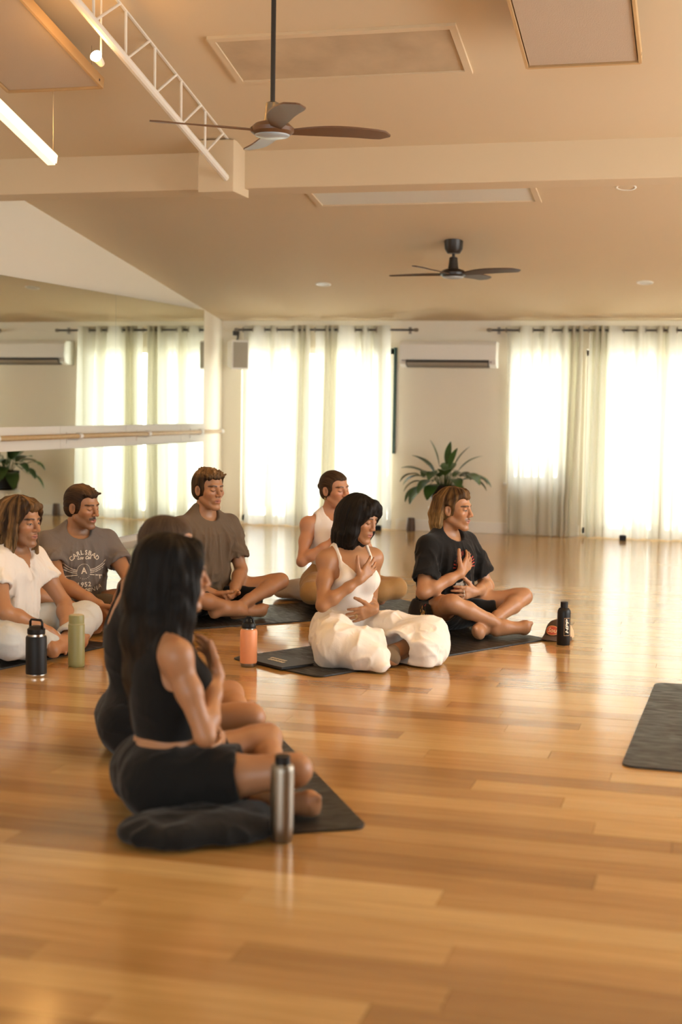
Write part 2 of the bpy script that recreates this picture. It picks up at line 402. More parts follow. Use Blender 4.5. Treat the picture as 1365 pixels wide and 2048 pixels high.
M['fanblade'] = mat('fan_blade_brown', (.060, .030, .016), .45)
M['fanhub'] = mat('fan_walnut', (.13, .062, .028), .4)
M['fandark'] = mat('fan_dark', (.022, .016, .012), .4)
M['fanlens'] = mat('fan_lens', (.40, .44, .46), .25)
def fan(x, y, zh, th, zc, canopy, label, brushed):
    o = empty('ceiling_fan', (x, y, zh), th, label, 'ceiling fan', 'four-bladed ceiling fans')
    MB().lathe([(.001, -.038), (.05, -.036), (.082, -.028), (.090, -.018)], 28).build('lens', M['fanlens'], o, smooth=True)
    MB().lathe([(.090, -.02), (.108, -.006), (.110, .012), (.085, .034), (.05, .045)], 28).build('motor_housing', M['fandark'] if not brushed else M['fanhub'], o, smooth='auto')
    MB().lathe([(.045, .04), (.040, .075), (.034, .135), (.02, .142)], 20).build('collar', M['fandark'] if not brushed else M['brushed'], o, smooth='auto')
    MB().tube([(0, 0, .12), (0, 0, zc-zh)], .0125, 12).build('rod', M['fandark'], o, smooth='auto')
    if canopy: MB().lathe([(.052, zc-zh-.105), (.074, zc-zh-.07), (.080, zc-zh+.03)], 24).build('canopy', M['fandark'], o, smooth='auto')
    n = 14; prof = []
    for k in range(4):
        vs = []; fs = []
        a = k*PI/2
        for i in range(n):
            t = i/(n-1); rr = .085 + t*.525; w = (.045 + .075*math.sin(min(1, t*1.9)*PI/2))*(1 if t < .86 else math.sqrt(max(0.02, 1-((t-.86)/.14)**2)))
            pitch = math.radians(16 - 8*t); sweep = -.03*math.sin(t*PI)
            for s_, hh in ((-.5, 1), (.5, 1), (.5, -1), (-.5, -1)):
                u = s_*w + sweep; zz = -u*math.sin(pitch) + .004*hh + .012*t
                vs.append(Matrix.Rotation(a, 3, 'Z') @ Vector((rr, u*math.cos(pitch), zz)))
        for i in range(n-1):
            for q in range(4): fs.append((i*4+q, i*4+(q+1) % 4, (i+1)*4+(q+1) % 4, (i+1)*4+q))
        fs.append((0, 1, 2, 3)); fs.append(tuple((n-1)*4+q for q in range(4)))
        MB().add(vs, fs).build('blade', M['fanhub'] if brushed else M['fanblade'], o, smooth='auto')
fan(-2.235, 6.857, 2.655, math.radians(29), near_z(6.857)+.05, True, 'brown ceiling fan on a long dark rod under the sloping ceiling', True)
fan(-2.213, 11.63, 2.385, math.radians(-18), far_z(11.63), True, 'dark ceiling fan on a short rod near the curtains', False)

# ------------------------------------------------------------------ curtains
def curtain_mat():
    m = bpy.data.materials.new('sheer_voile'); m.use_nodes = True; nt = m.node_tree; N, L = nt.nodes.new, nt.links.new
    nt.nodes.remove(nt.nodes['Principled BSDF']); out = nt.nodes['Material Output']
    t = N('ShaderNodeBsdfTransparent'); t.inputs[0].default_value = (1, 1, .99, 1)
    d = N('ShaderNodeBsdfDiffuse'); d.inputs[0].default_value = (.84, .80, .66, 1)
    tl = N('ShaderNodeBsdfTranslucent'); tl.inputs[0].default_value = (.90, .87, .74, 1)
    a = N('ShaderNodeMixShader'); a.inputs[0].default_value = .55; L(d.outputs[0], a.inputs[1]); L(tl.outputs[0], a.inputs[2])
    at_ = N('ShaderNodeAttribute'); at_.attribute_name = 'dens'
    cm = N('ShaderNodeMix'); cm.data_type = 'RGBA'; cm.inputs[6].default_value = (.56, .555, .51, 1); cm.inputs[7].default_value = (.30, .27, .17, 1); L(at_.outputs['Fac'], cm.inputs[0]); L(cm.outputs[2], tl.inputs[0])  # colour darkens with gathered cloth and with drawn fold shade
    tc = N('ShaderNodeTexCoord'); mp = N('ShaderNodeMapping'); mp.inputs['Scale'].default_value = (40, 40, .6); L(tc.outputs['Object'], mp.inputs[0])
    nz = N('ShaderNodeTexNoise'); nz.inputs['Scale'].default_value = 1; L(mp.outputs[0], nz.inputs['Vector'])
    mr = N('ShaderNodeMapRange'); mr.inputs['To Min'].default_value = .90; mr.inputs['To Max'].default_value = .97; L(nz.outputs['Fac'], mr.inputs['Value'])
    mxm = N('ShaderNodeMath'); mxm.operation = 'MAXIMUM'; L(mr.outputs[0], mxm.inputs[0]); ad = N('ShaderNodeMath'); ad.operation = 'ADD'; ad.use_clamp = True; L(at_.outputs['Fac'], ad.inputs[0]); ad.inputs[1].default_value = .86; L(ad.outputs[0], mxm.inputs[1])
    b = N('ShaderNodeMixShader'); L(mxm.outputs[0], b.inputs[0]); L(t.outputs[0], b.inputs[1]); L(a.outputs[0], b.inputs[2])
    L(b.outputs[0], out.inputs[0]); return m
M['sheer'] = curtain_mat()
def curtain(x0, x1, yc, seed, n_fold, label, gather=()):
    r = random.Random(seed); n = 360; nz_ = 14; zt, zb = 2.128, .012
    # phase advances unevenly -> narrow and broad folds; gathers compress the cloth
    dens = [1 + .55*math.sin(i*.021*1.7 + seed) + .4*math.sin(i*.047+2*seed) for i in range(n)]
    for (gx, gw, gs) in gather:
        for i in range(n):
            xx = x0 + (x1-x0)*i/(n-1); dens[i] += gs*math.exp(-((xx-gx)/gw)**2)
    dens = [max(.25, d) for d in dens]; tot = sum(dens); ph = []; acc = 0
    for d in dens: ph.append(acc/tot*n_fold*2*PI); acc += d
    o = empty('sheer_curtain', ((x0+x1)/2, yc, 0), 0, label, 'curtain', 'sheer eyelet curtains'); ox = (x0+x1)/2
    vs = []; fs = []
    for j in range(nz_):
        t = j/(nz_-1); z = zt+(zb-zt)*t
        for i in range(n):
            xx = x0+(x1-x0)*i/(n-1)-ox
            amp = .042*(1-.35*t) + .008*math.sin(3*t+ph[i]*.13+seed)
            yy = amp*math.sin(ph[i] + .55*t*math.sin(ph[i]*.21+seed)) + .010*t*math.sin(ph[i]*2.3+1.1)
            vs.append((xx + .018*math.cos(ph[i])*(.4+t) + .03*t*math.sin(ph[i]*.11+seed), yy, z + (.006*math.sin(ph[i]*1.3) if j == nz_-1 else 0)))
    for j in range(nz_-1):
        for i in range(n-1): fs.append((j*n+i, j*n+i+1, (j+1)*n+i+1, (j+1)*n+i))
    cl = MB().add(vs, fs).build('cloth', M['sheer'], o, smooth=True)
    dm = np.array(dens); dens_shade = np.clip((dm-1.1)/2.6, 0, .75)
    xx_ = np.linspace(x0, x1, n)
    for q in range(int(16*(x1-x0)/.85)): dens_shade = dens_shade + r.uniform(.15, .5)*np.exp(-((xx_-r.uniform(x0, x1))/r.uniform(.006, .016))**2)  # narrow fold lines at random, their shade put into the cloth colour
    dens_shade = np.clip(dens_shade, 0, 1); da = cl.data.attributes.new('dens', 'FLOAT', 'POINT'); da.data.foreach_set('value', np.tile(dens_shade, nz_).astype(np.float32))
    k = 0
    while True:   # an eyelet wherever the cloth crosses the rod
        target = k*PI; k += 1
        if target > ph[-1]: break
        i = min(range(n), key=lambda q: abs(ph[q]-target)); xx = x0+(x1-x0)*i/(n-1)-ox
        e = MB(); R_ = .024; pts = [(xx, R_*math.cos(q*PI/8), 2.083+R_*math.sin(q*PI/8)) for q in range(17)]
        e.tube(pts, .005, 6).build('eyelet', M['brushed'], o, smooth=True)
    return o
YC = YW - .11
curtain(-5.01, -4.27, YC, 3, 5.0, 'sheer white curtain nearest the mirror corner', ((-4.33, .06, 2.5),))
curtain(-4.21, -3.40, YC, 5, 5.0, 'sheer white curtain beside the air conditioner, dark gap at its edge', ((-4.05, .06, 2.0),))
curtain(-2.19, -1.42, YC, 8, 5.0, 'sheer cream curtain right of the air conditioner, over the short window', ((-1.52, .10, 2.6),))
curtain(-1.36, -.505, YC, 12, 6.0, 'sheer cream curtain at the right, in front of the tall window', ((-1.25, .08, 2.5), (-.62, .06, 2)))
curtain(-.50, 1.3, YC, 17, 10.0, 'sheer cream curtain reaching beyond the right edge of view', ())
def rod(x0, x1, label):
    o = empty('curtain_rod', ((x0+x1)/2, YC, 2.083), 0, label, 'curtain rod')
    h = (x1-x0)/2
    MB().tube([(-h, 0, 0), (h, 0, 0)], .0105, 12).build('pole', M['dark'], o, smooth='auto')
    for s in (-1, 1):
        MB().lathe([(.012, -.02), (.018, -.01), (.018, .02), (.008, .03)], 14, (s*h, 0, 0), Matrix.Rotation(s*PI/2, 3, 'Y')).build('finial', M['brushed'], o, smooth='auto')
        bq = MB(); bq.box((s*(h-.08), .055, 0), (.016, .11, .016)); bq.box((s*(h-.08), .104, 0), (.03, .012, .07)); bq.build('bracket', M['brushed'], o)
rod(-5.08, -3.13, 'dark curtain rod over the left-hand window'); rod(-2.36, 1.4, 'dark curtain rod over the right-hand windows')

# ------------------------------------------------------------------ wall fittings
ac = empty('air_conditioner', (-2.775, YW, 1.83), 0, 'white split air conditioner high on the far wall between the curtains', 'air conditioner')
prof = [(0, .135), (-.17, .135), (-.205, .10), (-.215, -.03), (-.19, -.10), (-.11, -.132), (0, -.132)]
def prism(mb, prof, x0, x1):
    n = len(prof); vs = [(x0, a, b) for a, b in prof] + [(x1, a, b) for a, b in prof]
    mb.add(vs, [tuple(range(n))[::-1], tuple(range(n, 2*n))] + [(i, (i+1) % n, n+(i+1) % n, n+i) for i in range(n)])
    return mb
prism(MB(), prof, -.50, .50).build('body', M['plastic'], ac, bevel=.006)
prism(MB(), [(-.2165, -.055), (-.2195, -.07), (-.20, -.112), (-.15, -.132), (-.13, -.125), (-.19, -.055)], -.43, .43).build('air_outlet', M['dark'], ac)
prism(MB(), [(-.2185, -.080), (-.2235, -.083), (-.190, -.122), (-.184, -.119)], -.42, .42).build('louver', mat('ac_louver', (.32, .27, .21), .5), ac)
prism(MB(), [(-.213, .0), (-.2185, .0), (-.2195, -.05), (-.214, -.05)], -.495, .495).build('front_panel_lip', M['plastic'], ac)
MB().box((-.45, -.217, -.062), (.045, .004, .010)).build('badge', mat('grey_badge', (.35, .33, .32), .5), ac)
MB().box((.45, -.209, -.075), (.02, .004, .02)).build('indicator', mat('indicator', (.45, .38, .38), .4), ac)
spk = empty('wall_speaker', (-5.06, YW-.15, 1.815), math.radians(38), 'small white loudspeaker bracketed in the window corner', 'speaker')
prism(MB(), [(-.09, .155), (-.10, .145), (-.10, -.15), (-.09, -.158), (.05, -.12), (.05, .13)], -.095, .095).build('cabinet', M['plastic'], spk, bevel=.005)
MB().box((.003, -.101, -.003), (.160, .006, .27)).build('grille', mat('grey_grille', (.42, .38, .30), .8, bump=(300, .4)), spk, bevel=.002)
sb = MB(); sb.tube([(.0, .03, .12), (.03, .06, .20), (.03, .13, .235)], .012, 8); sb.box((.03, .135, .235), (.07, .012, .05)); sb.build('bracket', M['dark'], spk, smooth='auto')

# small things by the far wall
vz = empty('wooden_vase', (-3.135, 14.42, 0), 0, 'small dark brown vase on the floor against the far wall', 'vase')
M['darkwood'] = mat('dark_wood', (.065, .035, .022), .5, var=(40, (.10, .055, .03, 1)))
MB().lathe([(.036, 0), (.045, .004), (.047, .04), (.040, .12), (.036, .142), (.030, .142), (.030, .13)], 24).build('body', M['darkwood'], vz, smooth='auto')
MB().lathe([(.031, .128), (.031, .132)], 20).build('fill', M['dark'], vz)
for x, y_, lab in ((-3.47, 14.36, 'small black box on the floor left of the brown vase'), (-.955, 14.30, 'small black box on the floor under the right-hand curtains')):
    bx = empty('small_black_box', (x, y_, 0), .1, lab, 'box', 'small black boxes on the floor')
    MB().span((-.034, -.028, 0), (.034, .028, .05)).build('body', M['black'], bx, bevel=.004)
    MB().span((-.028, -.022, .05), (.028, .022, .056)).build('lid', M['blackmat'], bx, bevel=.002)

# potted plant on a stool
def leaf(mb, base, direction, ln, wd, droop, fold=.25):
    d = Vector(direction).normalized(); side = d.cross(Vector((0, 0, 1)))
    side = side.normalized() if side.length > .05 else Vector((1, 0, 0))
    n = 9; p = Vector(base); vs = []; cur = d.copy()
    for i in range(n):
        t = i/(n-1); w = wd*math.sin(PI*min(1, (t*.93+.05)))**.8*(1-.25*t)
        up = side.cross(cur).normalized()
        vs += [p - side*w + up*w*fold, p.copy(), p + side*w + up*w*fold]
        p = p + cur*ln/(n-1); cur = (cur + Vector((0, 0, -droop/(n-1)))).normalized()
    fs = []
    for i in range(n-1):
        for q in (0, 1): fs.append((i*3+q, i*3+q+1, (i+1)*3+q+1, (i+1)*3+q))
    mb.add(vs, fs)
pl = empty('potted_plant', (-2.72, 14.05, 0), 0, 'dark green peace lily with broad drooping leaves by the far wall', 'plant')
PB = .30
MB().lathe([(.085, PB), (.12, PB+.02), (.145, PB+.20), (.15, PB+.215), (.138, PB+.215), (.13, PB+.19)], 28).build('pot', M['black'], pl, smooth='auto')
MB().lathe([(.131, PB+.18), (.131, PB+.188)], 24).build('soil', mat('soil', (.03, .02, .012), .9), pl)
M['leaf'] = mat('leaf_green', (.020, .055, .014), .38, var=(9, (.055, .12, .022, 1)))
lr = random.Random(4)
specs = [(-.42, .05, .10), (-.30, -.15, .05), (-.36, -.05, -.10), (-.22, -.25, -.22), (-.14, -.3, -.05), (-.38, .1, -.28), (.40, -.05, .10), (.44, .02, .05), (.30, -.2, .12), (.22, .1, .30), (.10, -.1, .42), (.02, .1, .50), (-.09, 0, .46), (.14, 0, .36), (-.16, -.1, .24), (.05, -.28, .16), (-.05, -.22, .10), (.16, -.25, .0), (-.2, .2, .12), (.28, .12, -.02), (.0, .25, .2), (-.28, -.1, .16), (.12, .2, .08), (-.08, -.3, -.18), (.2, -.3, -.15)]
stm = MB()
for i, (dx, dy, dz) in enumerate(specs):
    b0 = Vector((dx*.12, dy*.12, PB+.19)); tip = Vector((dx*.62, dy*.5, PB+.27+dz*.30))
    mid = (b0+tip)/2 + Vector((-dx*.08, 0, .09)); stm.tube([b0, mid, tip], [.005, .004, .003], 6)
    d = Vector((dx, dy, dz*.55 + .10)); lm = MB()
    leaf(lm, tip, d, lr.uniform(.22, .31), lr.uniform(.06, .095) if abs(dz) < .3 else .042, 1.7 if dz < .15 else .8)
    lm.build('leaf', M['leaf'], pl, smooth=True)
stm.build('stems', mat('stem_green', (.06, .11, .03), .5), pl, smooth=True)
st = empty('plant_stool', (-2.72, 14.05, 0), 0, 'low white stool under the peace lily', 'stool')
MB().lathe([(.15, PB-.03), (.155, PB-.025), (.155, PB-.005), (.15, PB)], 28).build('seat', M['white'], st, smooth='auto')
for k in range(4):
    a = PI/4 + k*PI/2
    MB().tube([(.10*math.cos(a), .10*math.sin(a), PB-.02), (.15*math.cos(a), .15*math.sin(a), 0)], .012, 8).build('leg', M['white'], st, smooth='auto')

# ------------------------------------------------------------------ yoga mats
def mat_mat():
    m = mat('mat_rubber', (.022, .021, .018), .55, spec=.4); nt = m.node_tree; b = nt.nodes['Principled BSDF']; N, L = nt.nodes.new, nt.links.new
    tc = N('ShaderNodeTexCoord'); mp = N('ShaderNodeMapping'); mp.inputs['Scale'].default_value = (14, 3, 3); L(tc.outputs['Object'], mp.inputs[0])
    n = N('ShaderNodeTexNoise'); n.inputs['Scale'].default_value = 2.5; n.inputs['Detail'].default_value = 6; n.inputs['Distortion'].default_value = 1.2; L(mp.outputs[0], n.inputs['Vector'])
    mr = N('ShaderNodeMapRange'); mr.inputs['From Min'].default_value = .35; mr.inputs['From Max'].default_value = .7; mr.inputs['To Min'].default_value = .36; mr.inputs['To Max'].default_value = .62
    L(n.outputs['Fac'], mr.inputs['Value']); L(mr.outputs[0], b.inputs['Roughness'])
    cr = N('ShaderNodeMix'); cr.data_type = 'RGBA'; cr.inputs[6].default_value = (.016, .015, .0125, 1); cr.inputs[7].default_value = (.008, .0078, .007, 1)
    L(n.outputs['Fac'], cr.inputs[0]); L(cr.outputs[2], b.inputs['Base Color'])
    n2 = N('ShaderNodeTexNoise'); n2.inputs['Scale'].default_value = 260; L(tc.outputs['Object'], n2.inputs['Vector'])
    bp = N('ShaderNodeBump'); bp.inputs['Strength'].default_value = .15; bp.inputs['Distance'].default_value = .002; L(n2.outputs['Fac'], bp.inputs['Height']); L(bp.outputs['Normal'], b.inputs['Normal'])
    return m
M['mat'] = mat_mat()
MT = .008
def yoga_mat(cx, cy, ang, label, wd=.66, ln=1.80):
    """ang: direction of the long side"""
    rr = .05; ol = []
    for (sx, sy, a0) in ((1, 1, 0), (-1, 1, PI/2), (-1, -1, PI), (1, -1, 3*PI/2)):
        for k in range(7):
            a = a0 + k*PI/12; ol.append((sx*(ln/2-rr)+rr*math.cos(a), sy*(wd/2-rr)+rr*math.sin(a)))
    n = len(ol); vs = []; prof = ((-.002, 0), (0, .002), (0, MT-.002), (-.002, MT))
    for (ins, z) in prof:
        for (x, y) in ol:
            l = math.hypot(x, y); vs.append((x+ins*x/l, y+ins*y/l, z))
    fs = [tuple(range(n))[::-1], tuple(3*n+i for i in range(n))]
    for j in range(3):
        for i in range(n): fs.append((j*n+i, j*n+(i+1) % n, (j+1)*n+(i+1) % n, (j+1)*n+i))
    o = MB().add(vs, fs).build('yoga_mat', M['mat'])
    o.location = (cx, cy, 0); o.rotation_euler = (0, 0, ang)
    return tag(o, label, 'yoga mat', 'black yoga mats')
def mat_from(corner, ang, sx, sy, label, wd=.66, ln=1.80):
    a = Vector((math.cos(ang), math.sin(ang))); b = Vector((-a.y, a.x)); c = Vector(corner) + a*ln/2*sx + b*wd/2*sy
    return yoga_mat(c.x, c.y, ang, label, wd, ln)
mat_from((-1.02, 4.165), math.radians(120.5), 1, 1, 'black yoga mat under the long-haired woman in front')
mat_from((-1.835, 6.44), math.radians(59.2), 1, 1, 'black yoga mat under the woman in white trousers', .66, 1.78)
mat_from((-3.0, 7.50), math.radians(45.5), 1, 1, 'black yoga mat under the man in the brown tee', .68, 1.9)
mat_from((-3.115, 6.95), math.radians(75), -1, 1, 'black yoga mat at the left under the man in pale jeans', .68, 1.9)
mat_from((-.285, 6.85), math.radians(88.5), -1, -1, 'empty black yoga mat cut by the right edge of view', .66, 1.66)

# ------------------------------------------------------------------ bottles, cap, notebook
def bottle_obj(x, y, label, rz=0): return empty('water_bottle', (x, y, 0), rz, label, 'bottle', 'drink bottles on the floor')
# black flask with carry handle
b = bottle_obj(-3.109, 6.04, 'black flask with a carry handle, beside the man in pale jeans', math.radians(-15))
MB().lathe([(.0485, .012), (.0495, .02), (.0495, .185), (.046, .192)], 32).build('body', M['black'], b, smooth='auto')
MB().lathe([(.047, 0), (.049, .003), (.049, .013), (.047, .014)], 32).build('base_ring', M['chrome'], b, smooth='auto')
MB().lathe([(.041, .190), (.041, .203)], 28).build('neck', M['chrome'], b, smooth='auto')
MB().lathe([(.041, .202), (.042, .205), (.042, .225), (.037, .229), (.030, .238), (.020, .240)], 28).build('lid', M['black'], b, smooth='auto')
h = MB(); h.tube([(-.037, 0, .222), (-.037, 0, .258), (-.029, 0, .268), (.029, 0, .268), (.037, 0, .258), (.037, 0, .222)], .006, 8); h.build('handle', M['blackmat'], b, smooth=True)
def curved_patch(mb, r, a0, a1, z0, z1, n=6):
    vs = []
    for i in range(n+1):
        a = a0+(a1-a0)*i/n
        for z in (z0, z1): vs.append((r*math.cos(a), r*math.sin(a), z))
    mb.add(vs, [(2*i, 2*i+2, 2*i+3, 2*i+1) for i in range(n)])
em = MB(); A = math.radians(195)
for z0, z1, a0, a1 in ((.080, .118, -.16, -.10), (.080, .118, .04, .10), (.112, .118, -.16, .10), (.080, .086, -.16, .10), (.095, .1, -.1, .04), (.106, .109, -.1, .04)): curved_patch(em, .0499, A+a0, A+a1, z0, z1)
vs = []
for k in range(9):
    a = PI*k/8
    for q in (.021, .017): vs.append((.0499*math.cos(A-.03+q/.05*math.cos(a)), .0499*math.sin(A-.03+q/.05*math.cos(a)), .086-q*.7*math.sin(a)))
em.add(vs, [(2*i, 2*i+2, 2*i+3, 2*i+1) for i in range(8)])
em.build('emblem', mat('bronze_print', (.22, .15, .07), .5), b)
# sage green bottle
b = bottle_obj(-3.044, 6.335, 'sage green bottle with a matching cap, beside the black flask')
M['sage'] = mat('sage_paint', (.26, .24, .09), .45, bump=(400, .05))
MB().lathe([(.037, 0), (.040, .004), (.0405, .02), (.0405, .205), (.038, .209)], 32).build('body', M['sage'], b, smooth='auto')
MB().lathe([(.0385, .208), (.0395, .210), (.0395, .213), (.0375, .214)], 32).build('seam_ring', mat('sage_light', (.42, .38, .20), .4), b, smooth='auto')
MB().lathe([(.0375, .213), (.0378, .246), (.036, .252), (.034, .2535), (.034, .251), (.018, .250)], 32).build('cap', M['sage'], b, smooth='auto')
MB().lathe([(.0325, .2515), (.032, .2555), (.01, .2565)], 24).build('cap_disc', mat('sage_pale', (.50, .45, .26), .4), b, smooth='auto')
# peach bottle with black spout lid
b = bottle_obj(-2.250, 6.622, 'peach bottle with a black handled lid, in front of the curly-haired man', .5)
M['peach'] = mat('peach_coat', (.86, .36, .17), .45)
MB().lathe([(.0405, .018), (.0425, .022), (.0425, .175), (.039, .184), (.034, .187)], 32).build('body', M['peach'], b, smooth='auto')
MB().lathe([(.037, 0), (.039, .003), (.039, .019)], 32).build('base_ring', M['brushed'], b, smooth='auto')
MB().lathe([(.033, .184), (.033, .194)], 28).build('neck', M['chrome'], b, smooth='auto')
MB().lathe([(.034, .192), (.035, .195), (.035, .207), (.030, .217), (.016, .222)], 28).build('lid', M['blackmat'], b, smooth='auto')
h = MB(); h.tube([(-.024, 0, .214), (-.020, 0, .236), (-.008, 0, .246), (.008, 0, .246), (.020, 0, .236), (.024, 0, .214)], .0065, 8); h.box((0, 0, .226), (.014, .016, .03)); h.build('handle', M['blackmat'], b, smooth='auto')
# black bottle with lettering
b = bottle_obj(-.828, 7.825, 'tall black bottle lettered HPP, beside the brown cap')
MB().lathe([(.034, 0), (.0365, .004), (.0365, .180), (.0345, .192), (.028, .203), (.0225, .207)], 32).build('body', M['blackmat'], b, smooth='auto')
MB().lathe([(.0195, .206), (.0195, .210), (.0205, .211), (.0205, .237), (.019, .239)], 28).build('cap', M['black'], b, smooth='auto')
def text_mesh(txt, size, align='CENTER', shear=0.0, offset=0.0, cuts=1):
    cu = bpy.data.curves.new('lettering', 'FONT'); cu.body = txt; cu.size = size; cu.align_x = align; cu.align_y = 'CENTER'; cu.shear = shear; cu.offset = offset; cu.resolution_u = 3
    o = bpy.data.objects.new('lettering', cu); C.objects.link(o)
    dg = bpy.context.evaluated_depsgraph_get(); me = bpy.data.meshes.new_from_object(o.evaluated_get(dg))
    bm = bmesh.new(); bm.from_mesh(me); bmesh.ops.triangulate(bm, faces=bm.faces)
    for _ in range(cuts): bmesh.ops.subdivide_edges(bm, edges=[e for e in bm.edges if e.calc_length() > size*.12], cuts=1)
    bmesh.ops.triangulate(bm, faces=bm.faces)
    vs = [v.co.copy() for v in bm.verts]; bm.verts.index_update(); fs = [tuple(v.index for v in f.verts) for f in bm.faces]; bm.free()
    bpy.data.objects.remove(o); bpy.data.meshes.remove(me); bpy.data.curves.remove(cu)
    return vs, fs
def wrap(vs, r, a0, zc, turn=True):
    out = []
    for v in vs:
        u, w = (-v.y, v.x) if turn else (v.x, v.y)     # turned: the words read upwards
        out.append((r*math.cos(a0+u/r), r*math.sin(a0+u/r), zc+w))
    return out
A = math.radians(-52)
v, f = text_mesh('HPP', .040, shear=.25, offset=.0012, cuts=2)
v = [Vector((p.x*1.08, p.y*.62, 0)) for p in v]
MB().add(wrap(v, .0370, A, .104), f).build('lettering', M['offwhite_print'], b)
fr_ = MB()
for a0, a1, z0, z1 in ((-.50, .50, .055, .0575), (-.50, .50, .1505, .153), (-.50, -.46, .055, .153), (.46, .50, .055, .153)): curved_patch(fr_, .0370, A+a0, A+a1, z0, z1, 10)
fr_.build('print_frame', mat('tan_print', (.50, .33, .18), .6), b)
# steel bottle in front
b = bottle_obj(-1.240, 3.975, 'tall brushed steel bottle with a black stopper, nearest the camera')
MB().lathe([(.0275, 0), (.0325, .010), (.0355, .05), (.0355, .212), (.034, .226), (.030, .231), (.025, .232)], 32).build('body', M['brushed'], b, smooth='auto')
MB().lathe([(.0255, .231), (.0262, .234)], 28).build('collar', M['chrome'], b, smooth='auto')
MB().lathe([(.019, .233), (.0235, .237), (.0235, .256), (.021, .259)], 28).build('stopper', M['black'], b, smooth='auto')
# clear plastic bottle in the back
b = bottle_obj(-4.60, 9.10, 'clear plastic water bottle by the left wall, behind the grey tee')
M['clear'] = mat('clear_pet', (.95, .97, .97), .05); M['clear'].node_tree.nodes['Principled BSDF'].inputs['Transmission Weight'].default_value = .9
M['clear'].node_tree.nodes['Principled BSDF'].inputs['IOR'].default_value = 1.2
MB().lathe([(.028, 0), (.033, .006), (.034, .06), (.031, .075), (.034, .09), (.034, .13), (.028, .16), (.014, .185), (.013, .20)], 28).build('body', M['clear'], b, smooth='auto')
MB().lathe([(.0345, .07), (.0345, .115)], 28, cap=False).build('paper_label', mat('blue_label', (.10, .30, .48), .5), b, smooth='auto')
MB().lathe([(.0155, .198), (.0155, .218), (.014, .220)], 20).build('cap', M['plastic'], b, smooth='auto')

# trucker cap lying beside the lettered bottle
M['capbrown'] = mat('cap_brown', (.075, .042, .024), .8, bump=(300, .1)); M['capmesh'] = mat('cap_mesh', (.55, .38, .22), .8)
cp = empty('trucker_cap', (-.872, 8.03, .0), math.radians(-112), 'brown trucker cap with an orange oval patch, behind the HPP bottle', 'cap')
def dome(a0, a1, n=22, m=9):
    vs = []; fs = []
    for j in range(m):
        t = j/(m-1); e_ = t*PI/2
        for i in range(n+1):
            a = a0+(a1-a0)*i/n; fr2 = max(0, math.cos(a))
            hgt = .090 + .012*fr2; rr = .082 + .012*abs(math.cos(a))
            k = (math.cos(e_))**(.62 if fr2 > .2 else .8)
            vs.append((rr*k*math.cos(a), rr*k*.92*math.sin(a), .012+hgt*math.sin(e_)))
    for j in range(m-1):
        for i in range(n): fs.append((j*(n+1)+i, j*(n+1)+i+1, (j+1)*(n+1)+i+1, (j+1)*(n+1)+i))
    return vs, fs
MB().add(*dome(-PI*.45, PI*.45)).build('front_panel', M['capbrown'], cp, smooth=True)
MB().add(*dome(PI*.45, PI*1.55)).build('mesh_back', M['capmesh'], cp, smooth=True)
vs = []; fs = []; n = 20
for i in range(n+1):
    a = -PI*.46 + PI*.92*i/n
    for (k, th) in ((0, 0), (.5, 0), (1, 0), (1, -.003), (0, -.003)):
        vs.append(((.093+.062*k*math.cos(a)**.6 if math.cos(a) > 0 else .09)*math.cos(a), .084*math.sin(a)*(1+.06*k), .024 - .012*k + th - .020*math.sin(a)**2*(k+.2) + .002))
for i in range(n):
    for q in range(5): fs.append((i*5+q, i*5+(q+1) % 5, (i+1)*5+(q+1) % 5, (i+1)*5+q))
MB().add(vs, fs).build('brim', M['capbrown'], cp, smooth='auto')
def on_dome(u, w, lift):
    a = u/.088; k = (w-.012)/.102; e_ = math.asin(max(0, min(.99, k))); fr2 = max(0, math.cos(a)); rr = .082+.012*abs(math.cos(a)); kk = math.cos(e_)**(.62 if fr2 > .2 else .8)
    p = Vector((rr*kk*math.cos(a), rr*kk*.92*math.sin(a), w)); q = Vector((p.x, p.y, .02)).normalized(); return p + q*lift
def oval(rx, rz, lift, m_, name, hole=0):
    vs = []; fs = []; n = 32
    for k in range(n):
        for q in (1, .75, .45, .0) if not hole else (1, hole): vs.append(on_dome(rx*q*math.cos(2*PI*k/n), .056+rz*.85*q*math.sin(2*PI*k/n), lift))
    nq = 4 if not hole else 2
    for k in range(n):
        for q in range(nq-1): fs.append((k*nq+q, ((k+1) % n)*nq+q, ((k+1) % n)*nq+q+1, k*nq+q+1))
    MB().add(vs, fs).build(name, m_, cp)
oval(.047, .030, .0015, mat('patch_red', (.62, .10, .05), .7), 'patch'); oval(.048, .031, .0022, mat('patch_orange', (.85, .36, .12), .7), 'patch_border', .86)
v, f = text_mesh('Sou', .040, shear=.2, offset=.0008); MB().add([on_dome(p.x, .056+p.y*.85, .0028) for p in v], f).build('lettering', mat('patch_cream', (.85, .60, .32), .7), cp)

# notebook lying on the mat
nb = empty('notebook', (-2.12, 6.72, MT), math.radians(-36), 'thin black notebook with white lettering on the mat', 'notebook')
MB().span((-.155, -.10, 0), (.155, .10, .003)).build('back_cover', M['blackmat'], nb, bevel=.001)
MB().span((-.150, -.096, .003), (.150, .096, .008)).build('pages', M['dark'], nb)
MB().span((-.155, -.10, .008), (.155, .10, .011)).build('front_cover', M['blackmat'], nb, bevel=.001)
lt = MB()
lq = random.Random(5)
for row in range(2):
    for k in range(6):
        x0 = -.10 + k*.022 + row*.03; lt.span((x0, .012-row*.034+lq.uniform(-.002, .002), .0111), (x0+.015, .032-row*.034, .0115))
lt.build('lettering', M['offwhite_print'], nb)

# ------------------------------------------------------------------ people: bodies grown from blended distance fields
A3 = lambda *p: np.array(p, float)
def unit_v(v): return np.asarray(v, float)/max(1e-9, np.linalg.norm(v))

